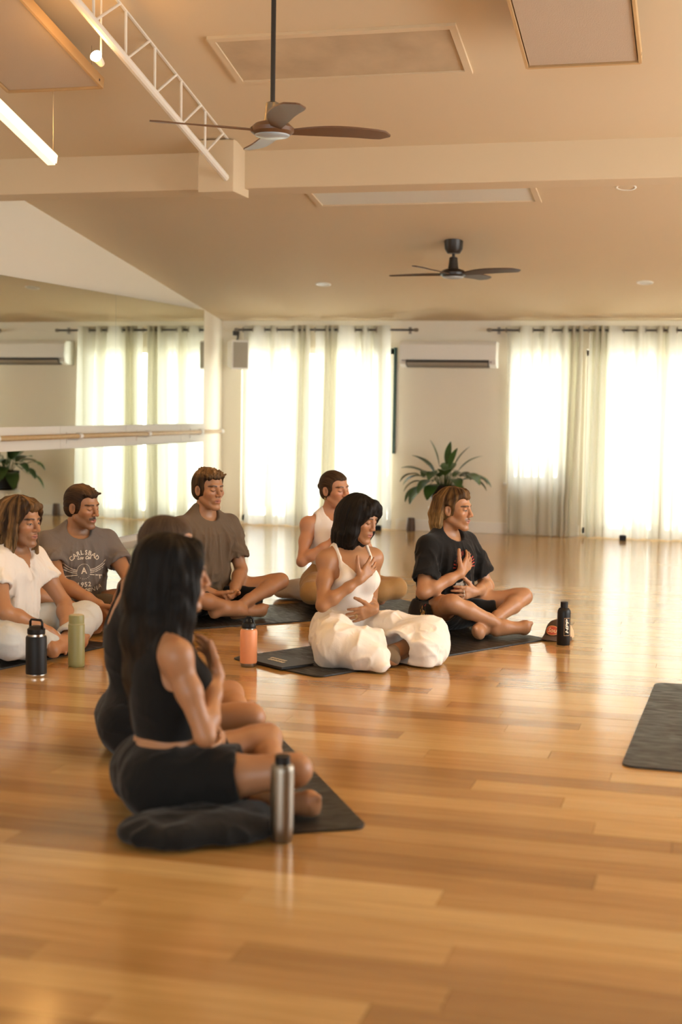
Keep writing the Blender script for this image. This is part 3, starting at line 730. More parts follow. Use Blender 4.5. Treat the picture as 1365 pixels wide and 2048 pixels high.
class Field:
    """a distance field on a rectilinear grid (fine where asked), meshed by surface nets"""
    def __init__(s, lo, hi, h=.0065, fine=()):
        s.ax = []
        for a in range(3):
            v = lo[a]; out = [v]
            while v < hi[a]:
                st = h
                for (f0, f1, fh) in fine:
                    if f0[a] <= v <= f1[a]: st = min(st, fh)
                v += st; out.append(v)
            s.ax.append(np.array(out, np.float32))
        s.D = np.full([len(a) for a in s.ax], 9.0, np.float32)
    def block(s, lo, hi):
        sl = []
        for a in range(3):
            i0 = max(0, np.searchsorted(s.ax[a], lo[a])-1); i1 = min(len(s.ax[a]), np.searchsorted(s.ax[a], hi[a])+1)
            if i1 <= i0: return None
            sl.append(slice(i0, i1))
        X = s.ax[0][sl[0]][:, None, None]; Y = s.ax[1][sl[1]][None, :, None]; Z = s.ax[2][sl[2]][None, None, :]
        return tuple(sl), X, Y, Z
    def apply(s, lo, hi, fn, k, op='u'):
        m = .03 + k
        b = s.block([q-m for q in lo], [q+m for q in hi])
        if b is None: return s
        sl, X, Y, Z = b; d = fn(X, Y, Z).astype(np.float32); D = s.D[sl]
        if op == 'u':
            if k > 0:
                h = np.maximum(k-np.abs(D-d), 0)/k; s.D[sl] = np.minimum(D, d) - h*h*k*.25
            else: s.D[sl] = np.minimum(D, d)
        else:
            d = -d
            if k > 0:
                h = np.maximum(k-np.abs(D-d), 0)/k; s.D[sl] = np.maximum(D, d) + h*h*k*.25
            else: s.D[sl] = np.maximum(D, d)
        return s
    def cone(s, a, b, ra, rb, k=.02, op='u'):
        a = np.asarray(a, float); b = np.asarray(b, float); r = max(ra, rb); ba = b-a; L = max(1e-9, ba @ ba)
        def fn(X, Y, Z):
            t = np.clip(((X-a[0])*ba[0]+(Y-a[1])*ba[1]+(Z-a[2])*ba[2])/L, 0, 1)
            return np.sqrt((X-a[0]-t*ba[0])**2+(Y-a[1]-t*ba[1])**2+(Z-a[2]-t*ba[2])**2) - (ra+(rb-ra)*t)
        return s.apply(np.minimum(a, b)-r, np.maximum(a, b)+r, fn, k, op)
    def ell(s, c, r, k=.02, R=None, op='u'):
        c = np.asarray(c, float); r = np.asarray(r, float); R_ = np.eye(3) if R is None else np.asarray(R, float)
        e = np.sqrt(((R_*r)**2).sum(1))
        def fn(X, Y, Z):
            q = [(R_[0, i]*(X-c[0])+R_[1, i]*(Y-c[1])+R_[2, i]*(Z-c[2])) for i in range(3)]
            k0 = np.sqrt(sum((q[i]/r[i])**2 for i in range(3))); k1 = np.sqrt(sum((q[i]/r[i]**2)**2 for i in range(3)))
            return k0*(k0-1)/np.maximum(k1, 1e-6)
        return s.apply(c-e, c+e, fn, k, op)
    def chain(s, pts, rs, k=.02, op='u'):
        for i in range(len(pts)-1): s.cone(pts[i], pts[i+1], rs[i], rs[i+1], k, op)
        return s
    def clip(s, p, n, k=.004):
        """keep the side the normal points away from"""
        p = np.asarray(p, float); n = unit_v(n)
        X = s.ax[0][:, None, None]; Y = s.ax[1][None, :, None]; Z = s.ax[2][None, None, :]
        d = ((X-p[0])*n[0]+(Y-p[1])*n[1]+(Z-p[2])*n[2]).astype(np.float32)
        h = np.maximum(k-np.abs(s.D-d), 0)/k; s.D = np.maximum(s.D, d) + h*h*k*.25
        return s
    def fn_clip(s, fn):
        X = s.ax[0][:, None, None]; Y = s.ax[1][None, :, None]; Z = s.ax[2][None, None, :]
        s.D = np.maximum(s.D, fn(X, Y, Z).astype(np.float32)); return s
    def mesh(s):
        D = s.D; S = D < 0
        c = np.zeros([n-1 for n in D.shape], np.int8)
        for i in (0, 1):
            for j in (0, 1):
                for k in (0, 1):
                    c += S[i:D.shape[0]-1+i, j:D.shape[1]-1+j, k:D.shape[2]-1+k]
        act = (c > 0) & (c < 8); idx = np.argwhere(act); n = len(idx)
        vid = np.full(act.shape, -1, np.int32); vid[act] = np.arange(n)
        off = [(i, j, k) for i in (0, 1) for j in (0, 1) for k in (0, 1)]
        val = np.stack([D[idx[:, 0]+o[0], idx[:, 1]+o[1], idx[:, 2]+o[2]] for o in off], 1)
        p0 = np.stack([s.ax[a][idx[:, a]] for a in range(3)], 1); dp = np.stack([s.ax[a][idx[:, a]+1] for a in range(3)], 1) - p0
        acc = np.zeros((n, 3)); cnt = np.zeros(n)
        for e0 in range(8):
            for a in range(3):
                if off[e0][a]: continue
                o1 = list(off[e0]); o1[a] = 1; e1 = off.index(tuple(o1))
                va, vb = val[:, e0], val[:, e1]; m = (va < 0) != (vb < 0)
                t = np.where(m, va/np.where(m, va-vb, 1), 0)
                q = np.tile(np.array(off[e0], float), (n, 1)); q[:, a] = t
                acc += q*m[:, None]; cnt += m
        V = p0 + dp*(acc/np.maximum(cnt, 1)[:, None])
        quads = []
        for a in range(3):
            b, c2 = (a+1) % 3, (a+2) % 3
            lo = [slice(None)]*3; hi = [slice(None)]*3; lo[a] = slice(0, -1); hi[a] = slice(1, None)
            ed = np.argwhere(S[tuple(lo)] != S[tuple(hi)])
            ok = (ed[:, b] > 0) & (ed[:, c2] > 0) & (ed[:, b] < D.shape[b]-1) & (ed[:, c2] < D.shape[c2]-1); ed = ed[ok]
            def cell(db, dc):
                q = ed.copy(); q[:, b] += db; q[:, c2] += dc; return vid[q[:, 0], q[:, 1], q[:, 2]]
            Q = np.stack([cell(-1, -1), cell(0, -1), cell(0, 0), cell(-1, 0)], 1)
            ins = S[ed[:, 0], ed[:, 1], ed[:, 2]]
            Q[~ins] = Q[~ins][:, ::-1]; quads.append(Q)
        F = np.concatenate(quads); F = F[(F >= 0).all(1)]
        return V, F

def vnormals(V, F):
    n = np.cross(V[F[:, 2]]-V[F[:, 0]], V[F[:, 3]]-V[F[:, 1]]); N = np.zeros_like(V)
    for i in range(4): np.add.at(N, F[:, i], n)
    return N/np.maximum(np.linalg.norm(N, axis=1), 1e-12)[:, None]
def relax(V, F, it=1, w=.5):
    e = np.concatenate([F[:, [0, 1]], F[:, [1, 2]], F[:, [2, 3]], F[:, [3, 0]]]); e = np.concatenate([e, e[:, ::-1]])
    for _ in range(it):
        S = np.zeros_like(V); c = np.bincount(e[:, 0], minlength=len(V)).astype(float)
        for a in range(3): S[:, a] = np.bincount(e[:, 0], V[e[:, 1], a], len(V))
        V = V*(1-w) + w*S/np.maximum(c, 1)[:, None]
    return V
def _hash(ix, iy, iz, seed):
    h = (ix*374761393 + iy*668265263 + iz*2147483647 + seed*974634777) & 0xffffffff
    h = ((h ^ (h >> 13))*1274126177) & 0xffffffff
    return ((h ^ (h >> 16)) & 0xffff)/65535.0
def vnoise(P, seed=0):
    i = np.floor(P).astype(np.int64); f = P-i; f = f*f*(3-2*f); r = 0
    for dx in (0, 1):
        for dy in (0, 1):
            for dz in (0, 1):
                w = (f[:, 0] if dx else 1-f[:, 0])*(f[:, 1] if dy else 1-f[:, 1])*(f[:, 2] if dz else 1-f[:, 2])
                r = r + w*_hash(i[:, 0]+dx, i[:, 1]+dy, i[:, 2]+dz, seed)
    return r
def ridge(P, seed=0): return 1-np.abs(2*vnoise(P, seed)-1)
def add_mesh(name, V, F, m, parent, col=None, smooth=True):
    me = bpy.data.meshes.new(name); nf = len(F); k = F.shape[1]
    me.vertices.add(len(V)); me.vertices.foreach_set('co', np.ascontiguousarray(V, np.float32).ravel())
    me.loops.add(nf*k); me.loops.foreach_set('vertex_index', np.ascontiguousarray(F, np.int32).ravel())
    me.polygons.add(nf); me.polygons.foreach_set('loop_start', np.arange(0, nf*k, k, dtype=np.int32))
    me.update(calc_edges=True)
    if smooth: me.polygons.foreach_set('use_smooth', np.ones(nf, bool))
    if col is not None:
        a = me.color_attributes.new('col', 'FLOAT_COLOR', 'POINT')
        a.data.foreach_set('color', np.concatenate([col, np.ones((len(V), 1))], 1).astype(np.float32).ravel())
    if m: me.materials.append(m)
    o = bpy.data.objects.new(name, me); C.objects.link(o)
    if parent: o.parent = parent
    return o

def colour_mat(name, rough, spec=.4, sheen=0, bump=None, sss=0):
    m = mat(name, (1, 1, 1, 1), rough, spec=spec, bump=bump, sheen=sheen); nt = m.node_tree; b = nt.nodes['Principled BSDF']
    a = nt.nodes.new('ShaderNodeAttribute'); a.attribute_name = 'col'; nt.links.new(a.outputs['Color'], b.inputs['Base Color'])
    return m
M['skin'] = colour_mat('skin', .42, .45, bump=(120, .05))
def hair_mat():
    m = colour_mat('hair_strands', .58, .16); nt = m.node_tree; b = nt.nodes['Principled BSDF']; N, L = nt.nodes.new, nt.links.new
    a = N('ShaderNodeAttribute'); a.attribute_name = 'flow'; n = N('ShaderNodeTexNoise'); n.inputs['Scale'].default_value = 1.0; n.inputs['Detail'].default_value = 3
    L(a.outputs['Vector'], n.inputs['Vector'])
    bp = N('ShaderNodeBump'); bp.inputs['Strength'].default_value = .55; bp.inputs['Distance'].default_value = .004; L(n.outputs['Fac'], bp.inputs['Height']); L(bp.outputs['Normal'], b.inputs['Normal'])
    mr = N('ShaderNodeMapRange'); mr.inputs['From Min'].default_value = .3; mr.inputs['From Max'].default_value = .7; mr.inputs['To Min'].default_value = .35; mr.inputs['To Max'].default_value = 1.55
    L(n.outputs['Fac'], mr.inputs['Value']); col = b.inputs['Base Color'].links[0].from_socket
    v = N('ShaderNodeVectorMath'); v.operation = 'SCALE'; L(col, v.inputs[0]); L(mr.outputs[0], v.inputs['Scale']); L(v.outputs[0], b.inputs['Base Color'])
    return m
M['hair'] = hair_mat()
def cloth(name, col, rough=.85, var=None, crease=.45, cs=16):
    m = mat(name, col, rough, spec=.2, bump=(220, .10), sheen=.1, var=var); nt = m.node_tree; b = nt.nodes['Principled BSDF']; N, L = nt.nodes.new, nt.links.new
    old = b.inputs['Normal'].links[0].from_node; tc = N('ShaderNodeTexCoord'); mp = N('ShaderNodeMapping'); mp.inputs['Scale'].default_value = (1, 1, .55); L(tc.outputs['Object'], mp.inputs[0])
    n = N('ShaderNodeTexNoise'); n.inputs['Scale'].default_value = cs; n.inputs['Detail'].default_value = 3; n.inputs['Distortion'].default_value = 1.4; n.noise_type = 'RIDGED_MULTIFRACTAL'; L(mp.outputs[0], n.inputs['Vector'])
    bp = N('ShaderNodeBump'); bp.inputs['Strength'].default_value = crease; bp.inputs['Distance'].default_value = .006; L(n.outputs['Fac'], bp.inputs['Height']); L(old.outputs['Normal'], bp.inputs['Normal']); L(bp.outputs['Normal'], b.inputs['Normal'])
    return m

def ik(S, W, l1, l2, pole):
    S, W = np.asarray(S, float), np.asarray(W, float); d = W-S; L = np.linalg.norm(d)
    if L > l1+l2-.004: W = S + d/L*(l1+l2-.004); L = l1+l2-.004
    u = d/np.linalg.norm(d); a = (l1*l1-l2*l2+L*L)/(2*L); h = math.sqrt(max(0, l1*l1-a*a))
    p = np.asarray(pole, float); p = unit_v(p-u*(p@u)); return S+u*a+p*h, W

class Person:
    """local frame: X to the person's right, Y forwards, Z up; the seat is at z = 0"""
    def __init__(s, root, facing, label, skin, fem=False, ts=1.0, lean=0.0, lat=0.0, girth=1.0, hs=1.0,
                 head=(0, 0, 0), knees=None, ankles=None, toes=None, wr=None, el_pole=None, sh=None, twist=0.0, neck_f=0.0, z0=MT):
        s.o = empty('person', (root[0], root[1], z0), math.radians(facing)-PI/2, label, 'person')
        s.fem, s.skin, s.g = fem, np.array(skin, float), girth
        s.ts, s.lean, s.lat = ts, lean, lat
        T = s.T; shw = sh or (.158 if fem else .180); s.shw = shw
        s.Sh = {sd: T(sd*shw, -.012, .518 if fem else .528) for sd in (1, -1)}
        s.hip = {sd: A3(sd*.088, .0, .105) for sd in (1, -1)}
        kn = knees or ((.34, .28, .13), (-.34, .28, .13)); s.kn = {1: A3(*kn[0]), -1: A3(*kn[1])}
        an = ankles or ((-.03, .26, .055), (.06, .35, .05)); s.an = {1: A3(*an[0]), -1: A3(*an[1])}
        to = toes or ((-.20, .33, .03), (.24, .37, .03)); s.to = {1: A3(*to[0]), -1: A3(*to[1])}
        # keep true limb lengths
        for sd in (1, -1):
            l = .415*(.95 if fem else 1); d = s.kn[sd]-s.hip[sd]; s.kn[sd] = s.hip[sd] + d*min(1.08, max(.9, l/np.linalg.norm(d)))*np.linalg.norm(d)/np.linalg.norm(d)
            d = s.an[sd]-s.kn[sd]; L = np.linalg.norm(d); s.an[sd] = s.kn[sd] + d/L*np.clip(L, .34, .41)
        s.el, s.wr = {}, {}
        wr = wr or ((.1, .25, .2), (-.1, .25, .2)); ep = el_pole or ((.8, -.5, -.3), (-.8, -.5, -.3))
        l1, l2 = (.265, .235) if fem else (.29, .255)
        for i, sd in enumerate((1, -1)): s.el[sd], s.wr[sd] = ik(s.Sh[sd], wr[i], l1, l2, ep[i])
        # head frame
        yaw, pit, rol = [math.radians(q) for q in head]
        Rm = Matrix.Rotation(-yaw, 3, 'Z') @ Matrix.Rotation(pit, 3, 'X') @ Matrix.Rotation(rol, 3, 'Y')
        s.HR = np.array(Rm)*hs; s.nk = T(0, -.012+neck_f*.6, .66)
        s.H0 = s.nk + A3(0, neck_f*.4, 0) + np.array(Rm) @ A3(0, .030, .088*hs)
        s.hs = hs
        s.fine = []
    def T(s, x, y, z):
        u = max(0, (z-.1)/.65); return A3(x + s.lat*u, y + s.lean*u, .1+(z-.1)*s.ts)
    def h(s, *p): return s.H0 + s.HR @ A3(*p)
    # ---- shared shape lists
    def torso(s, F, off=0.0, k=.05, hips=True):
        T, g, f = s.T, s.g, s.fem; o = off
        if hips:
            F.ell(T(0, -.015, .115), A3(.168*g, .125*g, .115)+o, k)
            for sd in (1, -1): F.ell(T(sd*.085, -.05, .10), A3(.095*g, .10*g, .10)+o, k)
        F.ell(T(0, .0, .25), A3((.120 if f else .138)*g, .092*g, .14)+o, k)
        F.ell(T(0, -.012, .39), A3((.135 if f else .156)*g, .102*g, .155)+o, k)
        F.ell(T(0, -.005, .47), A3((.128 if f else .152)*g, .090*g, .085)+o, k)
        if f:
            for sd in (1, -1): F.ell(T(sd*.066, .082, .405), A3(.054, .046, .055)+o, .05)
        else:
            for sd in (1, -1): F.ell(T(sd*.072, .062, .445), A3(.076, .040, .056)+o, .03)
        for sd in (1, -1):
            F.cone(T(0, -.01, .525), s.Sh[sd], .052+o, (.044 if f else .052)+o, k)
            F.cone(T(sd*.115, -.022, .545), T(sd*.03, -.025, .615), (.028 if f else .040)+o, (.030 if f else .042)+o, .03)
    def arm(s, F, sd, off=0.0, k=.02):
        S, E, W_ = s.Sh[sd], s.el[sd], s.wr[sd]; m = .80 if s.fem else 1.0
        F.ell(S+A3(sd*.004, 0, -.006), A3(.058, .058, .062)*m+off, .03)
        F.chain([S, S+(E-S)*.45, E], [.052*m+off, .047*m+off, .038*m+off], .03)
        F.chain([E, E+(W_-E)*.28, E+(W_-E)*.7, W_], [.038*m+off, .043*m+off, .032*m+off, .0255*m+off], .02)
    def leg(s, F, sd, off=0.0, k=.03, shin=True):
        H_, K, A_ = s.hip[sd], s.kn[sd], s.an[sd]; m = s.g*(1.0 if not s.fem else .98)
        F.chain([H_, H_+(K-H_)*.45, K+(H_-K)*.12, K], [.090*m+off, .074*m+off, .054*m+off, .052*m+off], k)
        if shin:
            F.chain([K, K+(A_-K)*.30, K+(A_-K)*.7, A_], [.049*m+off, .050*m+off, .036*m+off, .030*m+off], .02)
    def foot(s, F, sd, off=0.0):
        A_, T_ = s.an[sd], s.to[sd]; d = T_-A_; d[2] = 0; d = unit_v(d); up = A3(0, 0, 1); w = unit_v(up*.92 + np.cross(d, up)*.40)
        base = A_.copy(); heel = A_ - d*.045; heel[2] = max(.028, heel[2]-.022); ball = A_ + d*.135; ball[2] = max(.046, A_[2]-.012)
        F.cone(ball-w*.024, ball+w*.024, .021+off, .021+off, .02); F.cone(A_, heel, .034+off, .028+off, .02); F.cone(A_, ball, .034+off, .026+off, .03); F.cone(heel, ball, .026+off, .027+off, .03)
        if off == 0:
            for i in range(5):
                o_ = (2-i)*.0165; b0 = ball + w*o_*.9; ln = (.034, .033, .030, .026, .021)[i]; t = b0 + d*ln; t[2] = max(.012, b0[2]-.002)
                F.cone(b0, t, .0125, (.0120 if i == 0 else .0090), .006)
    def hand(s, F, sd, fdir, nrm, curl=(.25, .3, .2), spread=.05, thumb=(.6, .75, .2), hsz=1.0):
        W_ = s.wr[sd]; f = unit_v(fdir); n = np.asarray(nrm, float); n = unit_v(n-f*(n@f)); t = np.cross(f, n)*sd   # t: thumb side
        z = hsz*(.90 if s.fem else 1.0); tips = []
        F.cone(W_, W_+f*.03*z, .025*z, .024*z, .015)
        offs = (.030, .0105, -.0105, -.029); lens = (.074, .083, .077, .060)
        for i, o in enumerate(offs):
            b0 = W_ + f*.02*z + t*o*.55*z; k0 = W_ + f*(.088-.004*abs(i-1))*z + t*o*z
            F.cone(b0, k0, .0150*z, .0118*z, .014)
            d = unit_v(f + t*(spread*(1.2-i))); p = k0; ang = 0; r = .0098*z
            for j, (fr, c_) in enumerate(zip((.46, .30, .26), curl)):
                ang = ang + c_; dd = unit_v(d*math.cos(ang) + n*math.sin(ang)); q = p + dd*lens[i]*fr*z
                F.cone(p, q, r, r*.90, .004 if j else .007); p = q; r *= .90
            tips.append(p)
        p = W_ + f*.022*z + t*.020*z; d = unit_v(f*thumb[0]+t*thumb[1]+n*thumb[2])
        for j, (ln, r0, r1) in enumerate(((.045, .0155, .0135), (.036, .0128, .0112), (.028, .0112, .0092))):
            q = p + d*ln*z; F.cone(p, q, r0*z, r1*z, .010 if j == 0 else .005); p = q; d = unit_v(d + f*.22 + n*.06)
        return tips
    def head(s, F, jaw=1.0, nose=1.0, lips=1.0):
        h, z, HR = s.h, s.hs, s.HR/s.hs
        E = lambda c, r, k=.015, op='u': F.ell(h(*c), A3(*r)*z, k, HR, op)
        Cn = lambda a, b, ra, rb, k=.01, op='u': F.cone(h(*a), h(*b), ra*z, rb*z, k, op)
        F.cone(s.T(0, -.02, .555), s.nk, .054 if not s.fem else .045, .050 if not s.fem else .042, .03)
        F.cone(s.nk, h(0, -.022, -.045), .050 if not s.fem else .042, .051 if not s.fem else .043, .02)
        E((0, -.018, .040), (.076, .097, .084)); E((0, .028, .045), (.062, .056, .062)); E((0, .034, -.022), (.059, .056, .075), .02)
        E((0, .02, -.072), (.046*jaw, .052, .034), .02)
        for sd in (1, -1):
            Cn((sd*.051*jaw, -.002, -.052), (sd*.017, .070, -.100), .019, .016, .018)
            E((sd*.044, .056, -.014), (.022, .024, .019), .02)
        E((0, .075, -.100), (.021*jaw, .019, .017), .015)
        Cn((-.034, .080, .032), (.034, .080, .032), .011, .011, .015)
        for sd in (1, -1): E((sd*.032, .101, .010), (.020, .018, .014), .014, 's')
        Cn((0, .088, .020), (0, .110+.045*(nose-1), -.022), .0082, .0112*nose, .010)
        for sd in (1, -1): E((sd*.0115*nose, .098, -.027), (.0095, .011, .0085), .006)
        for sd in (1, -1): E((sd*.0062, .106, -.0355), (.0042, .007, .004), .003, 's')
        for sd in (1, -1): E((sd*.0315, .0745, .009), (.0165, .0145, .0135), .004)
        E((0, .076, -.060), (.030, .019, .025), .015)
        for sd in (1, -1): Cn((sd*.022, .086, -.0565), (sd*.004, .0965, -.0525), .0045*lips, .0062*lips, .005)
        Cn((-.017, .0875, -.0655), (.017, .0875, -.0655), .0055*lips, .0055*lips, .006); E((0, .0925, -.0655), (.010, .006, .006*lips), .006)
        Cn((-.021, .094, -.0595), (.021, .094, -.0595), .0022, .0022, .002, 's')
        for sd in (1, -1):
            Q = HR @ np.array(Matrix.Rotation(math.radians(12), 3, 'X') @ Matrix.Rotation(sd*math.radians(18), 3, 'Z'))
            F.ell(h(sd*.077, -.012, -.002), A3(.0095, .019, .033)*z, .008, Q)
            F.ell(h(sd*.086, -.005, .001), A3(.0085, .0095, .019)*z, .004, Q, 's')
    def face_colour(s, V, N, brow=(.05, .03, .02), lip=(.42, .17, .12), moustache=0, stubble=0.0, eyes='closed', flush=.06, buzz=None, tach_w=1.0, freckle=0):
        n = len(V); col = np.tile(s.skin, (n, 1)); L = (V-s.H0) @ (s.HR/s.hs)/s.hs; x, y, z = np.abs(L[:, 0]), L[:, 1], L[:, 2]
        col *= (1 + .10*(vnoise(V*9, 3)-.5))[:, None]*np.ones(3)
        hd = (z > -.16) & (np.linalg.norm(L, axis=1) < .17)
        ss = lambda d, a, b: np.clip((b-d)/(b-a), 0, 1)
        def mixc(w, c):
            nonlocal col
            w = (w*hd)[:, None]; col = col*(1-w)+w*np.array(c, float)
        front = y > .03
        ck = np.exp(-(((x-.040)/.022)**2+((z+.018)/.02)**2)); mixc(ck*front*flush*4, s.skin*np.array([1.12, .72, .66]))
        mixc(np.exp(-((x/.016)**2+((z+.024)/.014)**2))*front*flush*3, s.skin*np.array([1.1, .74, .68]))
        if stubble: mixc(ss(z, -.055, -.025)*ss(-y, -.015, .01)*stubble*(x < .07), np.array(brow)*2.0+s.skin*.15)
        lw = ((x/.025)**2 + ((z+.0595)/.0125)**2); mixc(ss(lw, .6, 1.15)*(y > .07), lip)
        mixc(ss(np.abs(z+.0595+.0012*np.cos(x*120)), .0007, .0026)*(x < .024)*(y > .07)*.8, np.array(lip)*.30)  # shade between the lips painted as a dark line
        def seg(x0, z0, x1, z1):
            t = np.clip(((x-x0)*(x1-x0)+(z-z0)*(z1-z0))/((x1-x0)**2+(z1-z0)**2), 0, 1); return np.hypot(x-x0-t*(x1-x0), z-z0-t*(z1-z0))
        bd = np.minimum(seg(.014, .0300, .034, .0345), seg(.034, .0345, .050, .0290)); mixc(ss(bd, .0022 if s.fem else .0030, .0062)*front*.92, brow)
        if eyes == 'closed':
            ed = np.minimum(seg(.016, .0055, .031, -.0015), seg(.031, -.0015, .046, .0055)); mixc(ss(ed, .0006, .0030)*front*.9, (.03, .018, .012))
            mixc(ss(np.abs(z-.019), .0005, .0022)*(x > .018)*(x < .044)*front*.35, s.skin*.45)
        else:
            op_ = (((x-.0315)/.0145)**2 + ((z-.0055)/.0052)**2); mixc(ss(op_, .7, 1.2)*front, (.46, .40, .34))
            L0 = L[:, 0]; gx = np.where(L0 > 0, .0315+.003, .0315-.003); mixc(ss(np.hypot(x-gx, z-.0055), .0035, .0062)*(op_ < 1.1)*front, (.035, .022, .014))
            ed = np.minimum(seg(.0165, .0045, .030, .0112), seg(.030, .0112, .0465, .006)); mixc(ss(ed, .0008, .003)*front*.9, (.03, .018, .012))
        mixc(ss(np.hypot(x-.0062, z+.0365), .002, .0048)*(y > .09)*.8, s.skin*.22)  # nostril shade painted into the skin colour
        mixc(ss(np.sqrt(((y+.005)/.010)**2+((z-.001)/.020)**2), .6, 1.1)*(x > .072)*.55, s.skin*.35)  # shade of the ear hollow painted into the skin colour
        if moustache:
            mz = -.0455-.10*x*x/.03-.12*x*(x > .012); md = np.abs(z-mz); mixc(ss(md, .0045, .009)*(x < .031*tach_w)*(y > .065)*moustache, brow)
        if buzz is not None:
            bl = np.minimum(ss(-z, -.035 , -.0) , 1)*(1-ss(-y, -.10, -.06)*(z < .075))
            w = np.clip(((z-.005-np.clip(y, -.02, .1)*.75)/.012), 0, 1)*.0 + np.where((z > .072-.0*y) | ((y < .045) & (z > .0+(y > -.01)*.02)) | ((y < -.03) & (z > -.065)), 1.0, 0.0)
            ear = (x > .070) & (np.abs(y+.012) < .03) & (z < .035); w = w*(~ear); mixc(w*.9, buzz)
        return col
    def bounds(s, pad=.09):
        P = [s.h(0, 0, .14), s.h(0, .13, 0), s.h(0, -.13, 0), s.h(.1, 0, 0), s.h(-.1, 0, 0)]
        for sd in (1, -1): P += [s.Sh[sd], s.el[sd], s.wr[sd], s.kn[sd], s.an[sd], s.to[sd], s.hip[sd]]
        P.append(A3(0, -.14, 0)); P = np.array(P); lo, hi = P.min(0)-pad, P.max(0)+pad; lo[2] = -.02; return lo, hi
    def body(s, hands, face, hres=.0030, res=.0068, feet=(1, -1), headkw=None):
        lo, hi = s.bounds(.11)
        hc = s.h(0, 0, 0); fine = [(hc-A3(.105, .13, .125), hc+A3(.105, .13, .125), hres)]
        for sd in (1, -1):
            if sd in hands:
                c = s.wr[sd] + unit_v(hands[sd][0])*.09; fine.append((c-.10, c+.10, .0042))
        F = Field(lo, hi, res, fine)
        s.torso(F)
        for sd in (1, -1):
            s.arm(F, sd); s.leg(F, sd)
            if sd in feet: s.foot(F, sd)
        s.head(F, **(headkw or {}))
        for sd in hands: s.hand(F, sd, *hands[sd][:2], **(hands[sd][2] if len(hands[sd]) > 2 else {}))
        F.clip((0, 0, .002), (0, 0, -1), .01)
        V, Q = F.mesh(); V = relax(V, Q, 1, .35); N = vnormals(V, Q)
        s.bodyobj = add_mesh('body', V, Q, M['skin'], s.o, s.face_colour(V, N, **face))
        return s
    # ---- clothes
    def garment(s, name, m, build, res=.0065, folds=None, smooth=2, lo=None, hi=None, col=None):
        l0, h0 = s.bounds(.20); F = Field(l0 if lo is None else lo, h0 if hi is None else hi, res); build(F)
        V, Q = F.mesh(); V = relax(V, Q, smooth, .5); N = vnormals(V, Q)
        if folds is not None: V = V + N*folds(V, N)[:, None]; V = relax(V, Q, 1, .25)
        V[:, 2] = np.maximum(V[:, 2], .001)
        o = add_mesh(name, V, Q, m, s.o, col); return o, V, Q
    def tee(s, m, hem=.10, sleeve=.62, fit=.016, neck=(.072, .03), vneck=0.0, loose=1.0, name='tee_shirt', amp=1.0, seed=1):
        T = s.T
        def b(F):
            s.torso(F, fit, .06, hips=False)
            F.ell(T(0, -.005, .20), (.160*s.g*loose, .118*s.g*loose, .16), .06); F.ell(T(0, .0, .32), (.158*s.g*loose, .112*s.g*loose, .16), .06)
            F.ell(T(0, -.03, .13), (.180*s.g, .140*s.g, .10), .05)
            for sd in (1, -1):
                S, E = s.Sh[sd], s.el[sd]; e = S+(E-S)*sleeve; d = unit_v(E-S)
                F.cone(S, e, .050+fit*.35, .063+fit*.6, .035)
            F.clip((0, 0, hem), (0, 0, -1), .01)
            for sd in (1, -1):
                S, E = s.Sh[sd], s.el[sd]; e = S+(E-S)*sleeve; d = unit_v(E-S)
                # cut the sleeve square to the arm, only on that arm's side
                X = F.ax[0][:, None, None]; Y = F.ax[1][None, :, None]; Z = F.ax[2][None, None, :]
                dd = (X-e[0])*d[0]+(Y-e[1])*d[1]+(Z-e[2])*d[2]; pd = np.sqrt((X-e[0]-dd*d[0])**2+(Y-e[1]-dd*d[1])**2+(Z-e[2]-dd*d[2])**2)
                cut = np.where((pd < .13) & (dd > -.012) & (dd < .16), dd, -1).astype(np.float32)
                core = np.sqrt((X-s.T(0, 0, .3)[0])**2/.155**2+(Y-s.T(0, 0, .3)[1])**2/.12**2) > 1.0
                F.D = np.where(core, np.maximum(F.D, cut), F.D)
                F.cone(e-d*.03, e+d*.02, .052*(.9 if s.fem else 1), .062+fit*.5, .0, 's')
            nk = T(0, neck[1]*.3, .60); F.ell(T(0, neck[1], .618), (neck[0], neck[0]*.95, .075), .008, None, 's')
            if vneck: F.cone(T(0, .09, .60), T(0, .13, .60-vneck), .055, .012, .01, 's')
        def folds(V, N):
            u = np.clip((V[:, 2]-.1)/.45, 0, 1); P = V*np.array([16, 16, 5.0]); w = ridge(P+vnoise(V*7, seed)[:, None]*1.5, seed)
            P2 = np.stack([V[:, 0]*9, V[:, 1]*9, V[:, 2]*26+V[:, 0]*14*np.sign(V[:, 0]+1e-9)], 1); w2 = ridge(P2+vnoise(V*6, seed+4)[:, None]*1.2, seed+2)
            low = 1-np.clip((V[:, 2]-.10)/.16, 0, 1)
            th = np.arctan2(V[:, 0], V[:, 1]); P3 = np.stack([th*5.5+V[:, 2]*3*np.sign(th), V[:, 2]*3.2, th*0+seed], 1); w3 = ridge(P3+vnoise(V*6, seed+9)[:, None]*.9, seed+7)
            fade = np.clip((s.T(0, 0, .55)[2]-V[:, 2])/.07, 0, 1)
            return fade*amp*(.013*(w**3-.30)*(.7+.5*(1-u)) + .013*(w3**4-.2) + .022*low*(w2**3-.3) + .006*(w2**4-.2)*(np.abs(V[:, 0]) > .13))
        return s.garment(name, m, b, folds=folds)
